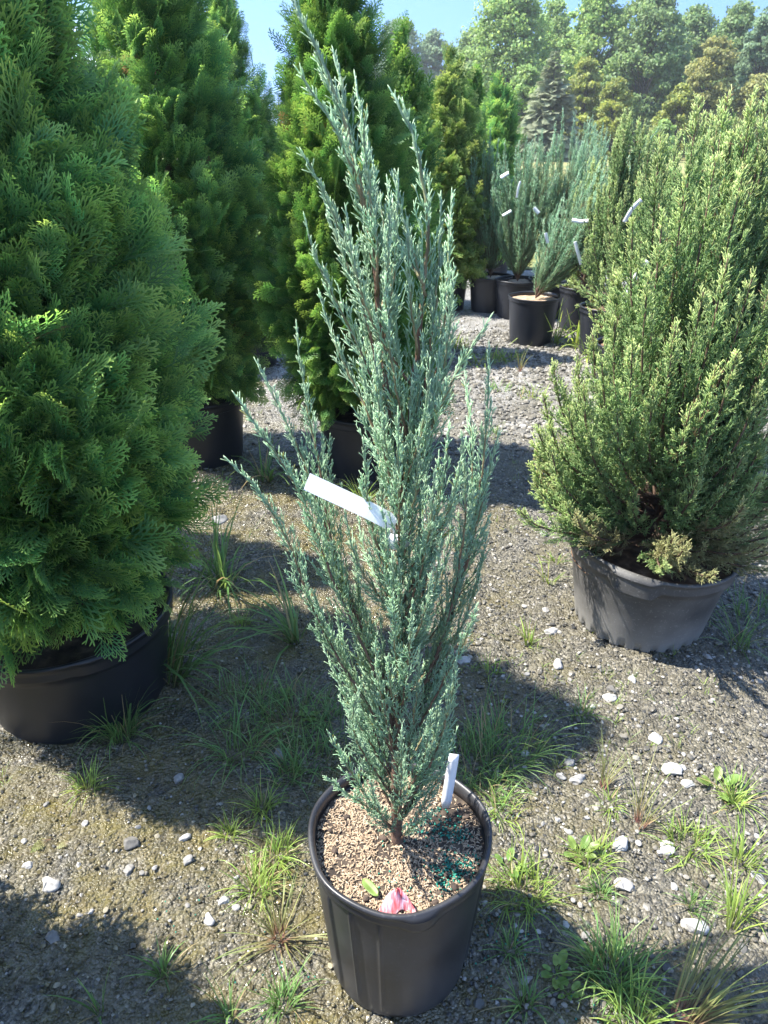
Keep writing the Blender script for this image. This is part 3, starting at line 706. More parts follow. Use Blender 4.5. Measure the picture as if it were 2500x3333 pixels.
def stem_obj(path, r0, r1, name, parent, greenlen=.22):
    P, s, Lt = resample(path, .012); t = s/Lt
    P = P+np.c_[rng.normal(0, .0008, (len(P), 2)), np.zeros(len(P))]
    b = MB(); tube(b, P, r0+(r1-r0)*t**.85, 7, np.clip(1-(Lt-s)/greenlen, 0, 1)**.8*.98)
    o = b.build(name, M_jbark, parent)
    return o, P
tp3 = smooth_path([tr(x, y, Y0) for x, y in trunk_px])
tp3[:, 2][0] -= .02
P, s, Lt = resample(tp3, .008); rr = .0140-.0088*np.clip(s/Lt, 0, 1)**.42
P = P+np.c_[rng.normal(0, .0007, (len(P), 2)), np.zeros(len(P))]
b = MB(); tube(b, P, rr*(1+.10*rng.normal(size=len(P))*.6), 14, np.clip(s/Lt*.5, 0, 1))
# a strip of shed bark at the foot
trunk = b.build('trunk', M_jbark, near_j)
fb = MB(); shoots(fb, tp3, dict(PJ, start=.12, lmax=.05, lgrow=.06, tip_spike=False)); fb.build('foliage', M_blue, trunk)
for k_, px in enumerate((A_px, B_px)):
    path = smooth_path([tr(x, y, Y0+(.02 if k_ == 0 else .035)*j/len(px)) for j, (x, y) in enumerate(px)])
    o, _ = stem_obj(path, .0062 if k_ == 0 else .0052, .0014, 'branch', near_j, .40)
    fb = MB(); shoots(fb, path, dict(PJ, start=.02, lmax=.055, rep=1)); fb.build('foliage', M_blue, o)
for px, dy in stems:
    m_ = len(px)-1
    path = smooth_path([tr(x, y, Y0+dy*(j/m_)**.9) for j, (x, y) in enumerate(px)])
    Lp = np.linalg.norm(np.diff(path, axis=0), axis=1).sum()
    o, _ = stem_obj(path, .0013+.0032*min(Lp, .8), .0009, 'branch', near_j, .32)
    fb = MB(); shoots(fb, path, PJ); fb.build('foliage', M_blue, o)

# ------------------------------------------------------------------ tags, stake, petal, leaf on the near juniper
def strip(mb, C, U, wid, thick=.0006, rnd=.5):
    """a flat band of real thickness: C centre line (k,3), U across-direction (k,3)"""
    C = np.asarray(C, float); k = len(C); U = norm(np.asarray(U, float)); wid = np.broadcast_to(np.asarray(wid, float), (k,))
    d = norm(np.gradient(C, axis=0)); nn = norm(np.cross(d, U))
    a = C-U*wid[:, None]/2; c = C+U*wid[:, None]/2; h = nn*thick/2
    V = np.stack([a-h, c-h, c+h, a+h], 1).reshape(-1, 3); Q = []
    for i_ in range(k-1):
        for j in range(4): Q.append((i_*4+j, i_*4+(j+1) % 4, i_*4+4+(j+1) % 4, i_*4+4+j))
    Q += [(3, 2, 1, 0), ((k-1)*4, (k-1)*4+1, (k-1)*4+2, (k-1)*4+3)]
    mb.add(V, Q, None, 0, rnd)
Yt = Y0-.035
tg = thing('hang_tag', 'long blank white plastic tag looped round the middle of the near juniper trunk', 'plant tag', tr(862, 1158, Y0))
cl_ = [(849, 1138), (842, 1127), (825, 1117), (790, 1099), (745, 1078), (700, 1057), (663, 1040)]
tl_ = smooth_path([tr(x, y, Yt-.02*j/6) for j, (x, y) in enumerate(cl_)])
k = len(tl_); u = np.linspace(0, 1, k)
dd = norm(np.gradient(tl_, axis=0)); view = norm(np.array([0, 0, EYE])-tl_); hv = norm(view.mean(0)+.5*np.array(sun_from)); Uu = np.cross(dd, np.broadcast_to(hv, dd.shape))
b = MB(); strip(b, tl_, Uu, np.interp(u, [0, .06, .13, 1], [.006, .008, .0245, .0245])); b.build('tag_strip', M_white, tg, smooth=False)
a = np.linspace(-.2, 6.1, 40); cc = tr(861, 1158, Y0-.012)
ring = cc+np.stack([.0175*np.cos(a), .0175*np.sin(a), .002*np.cos(a)], 1)
b = MB(); strip(b, ring, np.tile([[.05, 0, 1.]], (40, 1)), .025); b.build('tag_loop', M_white, tg)
# neck joining the strip to the loop
nk = smooth_path([tr(846, 1134, Yt), tr(850, 1139, Y0-.03), tr(853, 1150, Y0-.031)])
b = MB(); strip(b, nk, np.tile([[.6, 0, .8]], (len(nk), 1)), .006); b.build('tag_neck', M_white, tg)

sb = tr(963, 1722, Y0+.075); st = tr(981, 1629, Y0+.092)
b = MB(); lp = np.linspace(sb-np.array([0, 0, .03]), st, 8); strip(b, lp, np.tile([[1., .12, -.22]], (8, 1)), np.r_[.014, np.full(6, .021), .020], .0012)
tag(b.build('plant_stake', M_white, origin=sb), 'blank white plastic stake stuck in the mulch at the back of the near pot', 'plant label')

def sheet(mb, c, ux, uy, un, lx, ly, fun, n=9, rnd=.5):
    g = np.linspace(-1, 1, n); A, B = np.meshgrid(g, g); w, h = fun(A, B)
    V = c+(A*lx)[..., None]*ux+(w*ly)[..., None]*uy+h[..., None]*un
    V = V.reshape(-1, 3); i_ = (np.arange(n-1)[:, None]*n+np.arange(n-1)[None]); Q = np.stack([i_, i_+1, i_+n+1, i_+n], -1).reshape(-1, 4)
    mb.add(V, Q, None, np.abs(A).ravel(), rnd)
def petal_mat():
    m, t, b, N, L = mat('pink_petal'); tc = N.new('ShaderNodeTexCoord'); mp = N.new('ShaderNodeMapping'); mp.inputs['Scale'].default_value = (160, 20, 40)
    nz = N.new('ShaderNodeTexNoise'); nz.inputs['Scale'].default_value = 1.2; nz.inputs['Detail'].default_value = 3; L(tc.outputs['Object'], mp.inputs['Vector']); L(mp.outputs['Vector'], nz.inputs['Vector'])
    r = ramp(N, [(.32, (.60, .06, .06)), (.46, (.70, .20, .23)), (.58, (.78, .42, .47)), (.70, (.84, .72, .75))]); L(nz.outputs['Fac'], r.inputs['Fac']); L(r.outputs['Color'], b.inputs['Base Color']); b.inputs['Roughness'].default_value = .6
    return m
pc = C0+np.array([-.005, -.142, PH-.020]); b = MB(); n = 31; g = np.linspace(-1, 1, n); A, B = np.meshgrid(g, np.linspace(0, 1, n))
wx = .039*(1-.86*B**2.4)*(1+.05*np.sin(B*9)); 
Vp = np.stack([A*wx, .020*B+.004*np.sin(A*5), .012+.034*B-.018*np.abs(A)**2.2*(1-B*.4)+.0035*np.sin(A*9+B*2)-.022*(1-B)*(np.abs(A) > .8)], -1).reshape(-1, 3)+pc+np.array([0, -.006, -.016])
i_ = (np.arange(n-1)[:, None]*n+np.arange(n-1)[None]); b.add(Vp, np.stack([i_, i_+1, i_+n+1, i_+n], -1).reshape(-1, 4))
po = b.build('petal', petal_mat(), origin=pc); so_ = po.modifiers.new('thickness', 'SOLIDIFY'); so_.thickness = .0006
tag(po, 'crumpled pink and white petal on the mulch at the front rim of the near pot', 'petal')
b = MB(); lc = C0+np.array([-.052, -.105, PH-.018]); ux = norm(np.array([.62, -.78, .05])); uy = norm(np.array([.75, .6, .2])); un = np.cross(ux, uy)
sheet(b, lc, ux, uy, un, .022, .0085, lambda A, B: (B*np.sqrt(np.clip(1-A**2, 0.001, 1)), .0025*(1-A**2)*np.abs(B)))
lo = b.build('fallen_leaf', M_broad, origin=lc); q = lo.modifiers.new('thickness', 'SOLIDIFY'); q.thickness = .0004
tag(lo, 'single green leaf lying on the mulch left of the pink petal', 'leaf')

# ================================================================== arborvitae
def frond_proto(seed, sides=13, w=.023, droop=.14):
    """flat scale-leaf spray of unit length: axis, alternate side branchlets, each forked again"""
    r = np.random.default_rng(seed); segs = []
    segs.append((0, 0, 1, 0, 0, 1))
    sgn = 1
    for k_ in range(sides):
        t = .10+.86*k_/(sides-1); sgn = -sgn; ln = (.52*(1-t)**.75+.07)*r.uniform(.8, 1.15); an = math.radians(r.uniform(32, 48))*sgn
        x1, y1 = t+ln*math.cos(an), ln*math.sin(an); segs.append((t, 0, x1, y1, t, min(1, t+.35)))
        m_ = max(1, int(ln/.085)); s2 = sgn
        for j in range(m_):
            u = .28+.66*j/max(1, m_-.5); s2 = -s2; l2 = ln*(.48*(1-u)+.14)*r.uniform(.8, 1.2)+.02; a2 = an+s2*math.radians(r.uniform(28, 45))
            xa, ya = t+ln*u*math.cos(an), ln*u*math.sin(an)
            segs.append((xa, ya, xa+l2*math.cos(a2), ya+l2*math.sin(a2), min(1, t+.25*u), min(1, t+.3+.25*u)))
    V = []; Q = []; tip = []
    for (x0, y0, x1, y1, t0, t1) in segs:
        d = np.array([x1-x0, y1-y0], float); l = np.linalg.norm(d)+1e-9; d /= l; p = np.array([-d[1], d[0]])*w*.5; b0 = len(V)
        zt = r.normal(0, .010)
        for f, ww, tt in ((0, .8, t0*.75), (.6, 1.1, (t0+t1)*.45), (1, .55, .35+.65*t1)):
            c = np.array([x0, y0])+d*l*f
            for sg in (-1, 1):
                q = c+p*ww*sg; V.append([q[0], q[1], -droop*q[0]**2-.25*abs(q[1])**1.6*.6+zt*f+.002*sg]); tip.append(tt)
        Q += [(b0, b0+1, b0+3, b0+2), (b0+2, b0+3, b0+5, b0+4)]
    return np.array(V), np.array(Q), None, np.array(tip)
FR = [frond_proto(s) for s in range(5)]
FR_far = [frond_proto(s+9, 7, .042) for s in range(3)]
def arb_crown(mb, base, H, zlo, prof, nb, nf, flen, protos, seed, lean=(0, 0), upright=0.0):
    """sprays carried on upswept branches; prof(u) radius for u 0..1 from zlo to H"""
    r = np.random.default_rng(seed); us = np.linspace(0, 1, 200); wgt = np.array([prof(u) for u in us])+.03; cdf = np.cumsum(wgt); cdf /= cdf[-1]
    Pn, Dn, Sn, Rn, Rd = [], [], [], [], []
    for k_ in range(nb):
        u = float(np.interp(r.random(), cdf, us)); az = r.uniform(0, 6.283)
        lump = 1+.12*math.sin(az*3+seed+u*9)*(1-u)+.10*math.sin(az*5+u*21+seed*2)
        R = prof(u)*lump*(1-.36*r.random()**1.8)+.01
        ztip = zlo+u*(H-zlo); el = np.interp(u, [0, .12, .35, .8, 1], [-.55, .05, .55, .95, 1.3])+r.normal(0, .15)+upright
        rad = np.array([math.cos(az), math.sin(az), 0]); d = rad*math.cos(el)+np.array([0, 0, math.sin(el)])
        tipP = rad*R+np.array([lean[0]*u, lean[1]*u, ztip]); bl = min(R*.75+.05, .30)
        side = np.array([-rad[1], rad[0], 0]); rdb = r.random()
        t = r.random(nf)**.7; off = r.normal(0, .05, nf)*(.5+R)+r.normal(0, .015, nf)
        pos = tipP-d*(bl*(1-t))[:, None]+side*off[:, None]+np.array([0, 0, 1])*r.normal(0, .03, (nf, 1))
        dd = norm(d+side*(off*4+r.normal(0, .35, nf))[:, None]+np.array([0, 0, 1.])*r.normal(.05, .22, (nf, 1)))
        L_ = flen*r.uniform(.65, 1.25, nf)
        Pn.append(pos-dd*(L_*.55)[:, None]); Dn.append(dd); Sn.append(L_); Rn.append(math.pi/2+r.normal(0, 1.05, nf)); Rd.append(np.clip(rdb*.55+r.random(nf)*.45, 0, 1))
    P = np.concatenate(Pn)+np.asarray(base); D = np.concatenate(Dn); S = np.concatenate(Sn); Ro = np.concatenate(Rn); Rd = np.concatenate(Rd)
    kk = r.integers(0, len(protos), len(P)); F = frames(D, Ro)
    for j, p in enumerate(protos):
        q = kk == j; inst(mb, p, F[q], P[q], S[q], Rd[q])
def potted_arb(label, x, y, H, Rmax, pot, nb, nf, flen, m, pm, protos=FR, seed=1, shape=None, lean=(0, 0), group='arborvitae in black pots', handles=(), zoff=-.06):
    base = np.array([x, y, float(gz(x, y))-.004])
    t = thing('potted_arborvitae', label, 'potted arborvitae', base, group)
    rb, rt, h = pot
    make_pot(t, rb, rt, h, pm, band=.045 if h > .3 else .03, lip=.009, n=200, handles=handles)
    make_soil(t, rt-.008, h-.05)
    zt = np.linspace(h-.06, H*.93, 14); b = MB(); tube(b, base+np.stack([lean[0]*zt/H, lean[1]*zt/H, zt], 1), np.interp(zt, [0, H], [.028, .004]), 9, zt/H)
    for k_ in range(26):
        z = h+.05+(H-h)*.8*k_/26; az = k_*2.4; R = Rmax*(1-z/H)*.8
        q = np.array([[0, 0, z], [math.cos(az)*R*.5, math.sin(az)*R*.5, z+R*.35], [math.cos(az)*R, math.sin(az)*R, z+R*.9]]); tube(b, base+q, [.008, .006, .003], 5, .5)
    b.build('trunk', M_tbark, t)
    shape = shape or [(0, .72), (.10, .95), (.28, 1.0), (.5, .83), (.7, .58), (.85, .33), (.95, .14), (1, .02)]
    xs_, ys_ = zip(*shape)
    b = MB(); arb_crown(b, base, H, h+zoff, lambda u: Rmax*float(np.interp(u, xs_, ys_)), nb, nf, flen, protos, seed, lean)
    b.build('crown', m, t)
    return t
COLM = [(0, .86), (.10, .95), (.3, 1.0), (.55, .86), (.72, .62), (.86, .33), (.95, .14), (1, .02)]
potted_arb('largest dark green arborvitae filling the left side, in a wide navy-black pot', -.92, 1.78, 2.4, .455, (.245, .288, .305), 560, 19, .13, M_arb, M_pot_clean, seed=3, handles=[(-.9, .2, .006)], zoff=.05)
potted_arb('shaded arborvitae just behind the largest left one, its dark pot half hidden', -.95, 3.6, 2.75, .40, (.205, .235, .34), 460, 15, .12, M_arb, M_pot_clean, seed=5, shape=COLM, zoff=0)
potted_arb('arborvitae third along the left row, only its upper right side showing against the sky', -1.0, 5.4, 2.35, .42, (.2, .23, .34), 380, 12, .12, M_arb, M_pot_clean, seed=7, shape=COLM)
potted_arb('bright sunlit arborvitae directly behind the near juniper', -.10, 3.45, 2.22, .385, (.195, .222, .32), 560, 17, .105, M_arb_lit, M_pot_clean, seed=8, lean=(-.11, 0), shape=COLM, zoff=0)
potted_arb('arborvitae partly hidden behind the right edge of the bright sunlit one', .12, 5.6, 2.10, .33, (.19, .22, .34), 280, 11, .12, M_arb_lit, M_pot_clean, FR_far, seed=12, shape=COLM)
potted_arb('patchy pale-tipped arborvitae standing left of the slender blue junipers', .58, 7.3, 2.15, .40, (.19, .22, .33), 360, 11, .13, M_arb_pale, M_pot_clean, FR_far, seed=15, shape=COLM)
potted_arb('small dark rounded arborvitae with a pale right side, behind the leftmost slender juniper', 1.24, 9.0, 2.12, .36, (.19, .22, .33), 280, 10, .14, M_arb, M_pot_clean, FR_far, seed=17, shape=COLM)
potted_arb('narrow arborvitae squeezed between the patchy one and the small rounded one', 1.0, 9.6, 2.22, .30, (.19, .22, .33), 230, 10, .14, M_arb_lit, M_pot_clean, FR_far, seed=19, shape=COLM)
# their shade falls into the picture although they stand outside or behind others
potted_arb('arborvitae outside the left picture edge whose shade crosses the lower left mud', -1.22, .66, 1.65, .42, (.245, .288, .31), 520, 14, .12, M_arb, M_pot_clean, FR_far, seed=21)
potted_arb('arborvitae in the second row, hidden behind the largest left one', -1.62, 2.60, 2.4, .28, (.205, .235, .34), 300, 12, .12, M_arb, M_pot_clean, FR_far, seed=23)

# ================================================================== bushy junipers on the right
def bushy_juniper(label, x, y, tips, pot, pm, seed, par, m=M_jun, group='bushy junipers in black pots', handles=(), castle=False, dry=None, stem_r=.012, tilt=0.0):
    r = np.random.default_rng(seed); base = np.array([x, y, float(gz(x, y))-.004])
    t = thing('potted_bushy_juniper', label, 'potted juniper', base, group); rb, rt, h = pot
    make_pot(t, rb, rt, h, pm, band=.045, lip=.010, n=312, handles=handles, castle=castle, tilt=tilt)
    make_soil(t, rt-.010, h-.035-tilt*.9, M_litter)
    tr_b = MB(); fol = MB(); dr = MB()
    z0 = h-.05; ztop = max(q[2] for q in tips)*.75
    tr_p = np.array([[0, 0, z0], [.01, .0, z0+.15], [.02, .02, z0+.4], [.03, .02, ztop]]); tube(tr_b, base+smooth_path(tr_p), np.linspace(stem_r*1.7, stem_r*.5, len(smooth_path(tr_p))), 9, 0)
    for (tx, ty, tz) in tips:
        zb = z0+.02+max(0, tz-z0)*r.uniform(.12, .42); f = np.clip((zb-z0)/max(ztop-z0, .1), 0, 1)
        B = np.array([.03*f, .02*f, zb]); Tt = np.array([tx, ty, tz])
        c1 = B+(Tt-B)*np.array([.50, .50, .22]); c2 = B+(Tt-B)*np.array([.88, .88, .60])
        path = smooth_path([B, c1, c2, Tt])+base
        tube(tr_b, path, np.linspace(stem_r*.5, .0015, len(path)), 5, np.linspace(0, .8, len(path)))
        low = tz < h+.30 and dry is not None and r.random() < dry
        shoots(dr if low else fol, path, par)
    tr_b.build('trunk', M_tbark, t); fol.build('foliage', m, t)
    if dr.n: dr.build('dry_foliage', M_jun_dry, t)
    return t
PB = dict(step=.0115, rep=2, lmin=.022, lgrow=.30, lmax=.12, ang=.72, tw_step=.0046, tw_len=.024, r=.00112, up2=.25, start=.25)
bx, by = .885, 2.14
def px_tip(px, py, dy, X=bx, Yc=by): return tuple(atY(px, py, Yc+dy)-np.array([X, Yc, 0]))
tips = [px_tip(*q) for q in [(2160, 690, -.12), (2150, 450, .10), (2275, 335, .02), (2370, 312, .05), (2460, 300, -.02), (2520, 250, .1), (2060, 720, .0), (2230, 600, -.10), (2330, 520, -.12), (2420, 560, -.14), (2500, 470, -.05), (2110, 900, -.2), (2000, 1040, -.1), (1930, 1090, .0), (1880, 1170, .1), (1800, 1180, .0), (1770, 1290, .05), (1745, 1390, -.05), (1790, 1450, -.12), (1730, 1510, .0), (1800, 1560, -.1), (1850, 1330, -.15), (1900, 1250, -.2), (1960, 1180, -.22), (2060, 1120, -.26), (2200, 1060, -.28), (2290, 950, -.25), (2370, 840, -.24), (2450, 900, -.24), (2250, 1320, -.33), (2330, 1200, -.32), (2400, 1150, -.3), (2480, 1250, -.28), (2530, 1050, -.2), (2560, 1350, -.2), (2420, 1480, -.28), (2480, 1560, -.24), (2350, 1600, -.26), (2270, 1560, -.30), (2420, 1690, -.2), (2300, 1780, -.24), (2540, 700, 0), (2560, 500, .1), (2010, 1330, -.22), (1920, 1420, -.18), (2130, 1250, -.25), (1870, 1600, -.08), (2560, 1560, .0), (1960, 1540, -.14), (2520, 1660, -.1), (1740, 1570, -.02), (1745, 1490, .05), (1760, 1600, -.12), (1735, 1440, .0), (1840, 1640, -.15), (1790, 1380, -.08), (1750, 1540, .08)]]
r2 = np.random.default_rng(44)
for k_ in range(95):
    az = r2.uniform(0, 6.28); z = r2.uniform(.42, 1.55); R = np.interp(z, [.4, .6, .9, 1.2, 1.55], [.36, .42, .37, .26, .10])*r2.uniform(.5, 1.0)
    tips.append((R*math.cos(az)+.05*z, R*math.sin(az)+.05, z))
for k_ in range(46):
    az = r2.uniform(0, 6.28); R = r2.uniform(.30, .50); tips.append((R*math.cos(az), R*math.sin(az)+.02, r2.uniform(.34, .56)))
bushy_juniper('big yellow-green juniper overflowing the dusty round pot at the right', bx, by, tips, (.212, .264, .305), M_pot_dusty, 61, PB, handles=[(-2.05, .24, .024), (-.05, .24, .024), (1.5, .24, .024)], castle=True, dry=.7, stem_r=.013, tilt=.030)
def rtips(seed, n, H, R, lean=(0, 0), z0=.3):
    r = np.random.default_rng(seed); o = []
    for k_ in range(n):
        az = r.uniform(0, 6.28); u = r.random()**.8; z = z0+(H-z0)*u; rr = R*np.interp(u, [0, .2, .6, 1], [.85, 1, .7, .25])*r.uniform(.45, 1)
        o.append((rr*math.cos(az)+lean[0]*u, rr*math.sin(az)+lean[1]*u, z))
    return o
PB2 = dict(step=.015, rep=2, lmin=.03, lgrow=.30, lmax=.11, ang=.5, tw_step=.008, tw_len=.028, r=.0018, up2=.3, start=.2)
def wx(px, Y, z=1.0):
    return (px-1250)/FPX*(Y*cP+(EYE-z)*sP)
bushy_juniper('upright green juniper standing directly behind the big right one', wx(2290, 3.6), 3.6, rtips(5, 75, 1.62, .40), (.2, .24, .3), M_pot_dusty, 62, dict(PB2, r=.0014))
bushy_juniper('green juniper with a curved white tag at its left side, third along the right row', wx(2110, 4.6), 4.6, rtips(6, 60, 1.52, .36), (.17, .21, .34), M_pot_clean, 63, PB2)
bushy_juniper('green juniper furthest left in the right row, beside the leaning slender one', wx(2020, 5.6), 5.6, rtips(7, 60, 1.62, .34), (.17, .20, .36), M_pot_clean, 64, PB2)
bushy_juniper('dark lower juniper beside the leaning slender one, its tag hanging straight down', wx(1930, 6.5), 6.5, rtips(8, 50, 1.35, .30), (.16, .19, .36), M_pot_clean, 65, PB2)
bushy_juniper('juniper rising above the right row at the far right edge', wx(2480, 4.9), 4.9, rtips(9, 55, 1.68, .40), (.17, .21, .34), M_pot_clean, 66, PB2)

# slender blue junipers at the end of the path
PS = dict(step=.024, rep=2, lmin=.03, lgrow=.25, lmax=.11, ang=.30, tw_step=.011, tw_len=.035, r=.0013, up2=.15, start=.05)
def slender(label, x, y, base_lean, n, H, R, seed, pot=(.165, .198, .37), pm=M_pot_clean, fan=None):
    r = np.random.default_rng(seed); base = np.array([x, y, -.003])
    t = thing('potted_slender_juniper', label, 'potted juniper', base, 'slender blue junipers at the end of the path'); rb, rt, h = pot
    make_pot(t, rb, rt, h, pm, band=.03, lip=.007, n=200); make_soil(t, rt-.008, h-.03, M_hull, .01, 'mulch')
    tb = MB(); fol = MB()
    for k_ in range(int(n*3.2)):
        u = r.random(); az = r.uniform(0, 6.28); z = h+(H-h)*(.35+.65*u)*r.uniform(.9, 1.02); rr = R*1.6*r.uniform(.0, 1)**.7*np.interp(u, [0, .5, 1], [.9, 1, .75])
        f = (z-h)/(H-h); T_ = np.array([rr*math.cos(az)+base_lean[0]*f, rr*math.sin(az)+base_lean[1]*f, z]); B = np.array([0, 0, h-.02+.05*r.random()])+np.array([base_lean[0], base_lean[1], 0])*.02
        path = smooth_path([B, B+(T_-B)*np.array([.38, .38, .25]), B+(T_-B)*np.array([.74, .74, .6])+np.r_[r.normal(0, .02, 2), 0], T_+np.r_[r.normal(0, .03, 2), 0]])+base
        tube(tb, path, np.linspace(.004, .0012, len(path)), 5, np.linspace(0, .6, len(path))); shoots(fol, path, PS)
    tb.build('trunk', M_jbark, t); fol.build('foliage', M_sky, t); return t
slender('slender blue juniper leaning far right, in the black pot nearest the path end', 1.19, 6.0, (.62, .0), 26, 1.52, .20, 71)
slender('upright slender blue juniper just left of the leaning one', wx(1690, 6.95, .5), 6.95, (.02, 0), 24, 1.58, .20, 72, (.165, .198, .34))
slender('leftmost slender blue juniper, narrow and dark, beside the patchy arborvitae', wx(1600, 7.2, .4), 7.2, (-.12, 0), 20, 1.58, .15, 73, (.17, .2, .33))
slender('slender blue juniper whose straight top rises right above the leaning one', wx(1800, 7.0, .5), 7.0, (.12, 0), 24, 1.70, .22, 74, (.165, .198, .34))
slender('faint slender blue juniper furthest back, its top showing behind the leaning one', wx(1930, 8.2, 1), 8.2, (.0, 0), 20, 1.66, .2, 75)
slender('slender blue juniper peeking between the tops of the right row', wx(2330, 7.6, 1.3), 7.6, (.05, 0), 18, 1.62, .2, 76)

# white tags on the plants behind
def small_tag(label, p0, p1, Yv, w=.02, curve=0.0):
    a, c = atY(*p0, Yv), atY(*p1, Yv); mid_ = (a+c)/2+np.array([-.3, -.3, .5])*curve
    C_ = smooth_path([a, mid_, c]); d_ = norm(np.gradient(C_, axis=0)); v = norm(C_-np.array([0, 0, EYE]))
    b = MB(); strip(b, C_, np.cross(d_, v)+v*.4, w, .0008); o = b.build('hang_tag', M_white, origin=a); return tag(o, label, 'plant tag', 'white tags on the plants behind')
small_tag('short white tag tilted in the gap between the leftmost and upright slender junipers', (1630, 578), (1656, 562), 6.8, .03)
small_tag('thin white tag curving down the upright slender juniper', (1694, 590), (1682, 644), 6.6, .018, .02)
small_tag('small white tag low beside the leftmost slender juniper', (1636, 702), (1664, 686), 6.8, .022)
small_tag('white tag in the middle of the junipers left of the leaning one', (1738, 676), (1754, 694), 6.5, .03)
small_tag('crinkled white tag on the lower stem of the leaning juniper', (1776, 758), (1784, 792), 5.85, .025, .01)
small_tag('bright white tag lying sideways on the leaning juniper', (1862, 716), (1918, 718), 5.7, .028, -.02)
small_tag('white tag hanging straight down left of the right row', (1872, 786), (1892, 862), 5.6, .025, .02)
small_tag('curved white tag in the middle of the right row', (2088, 650), (2032, 724), 4.1, .022, .03)
small_tag('long curved white tag nearest the big right juniper', (2108, 848), (2042, 958), 3.3, .022, .03)

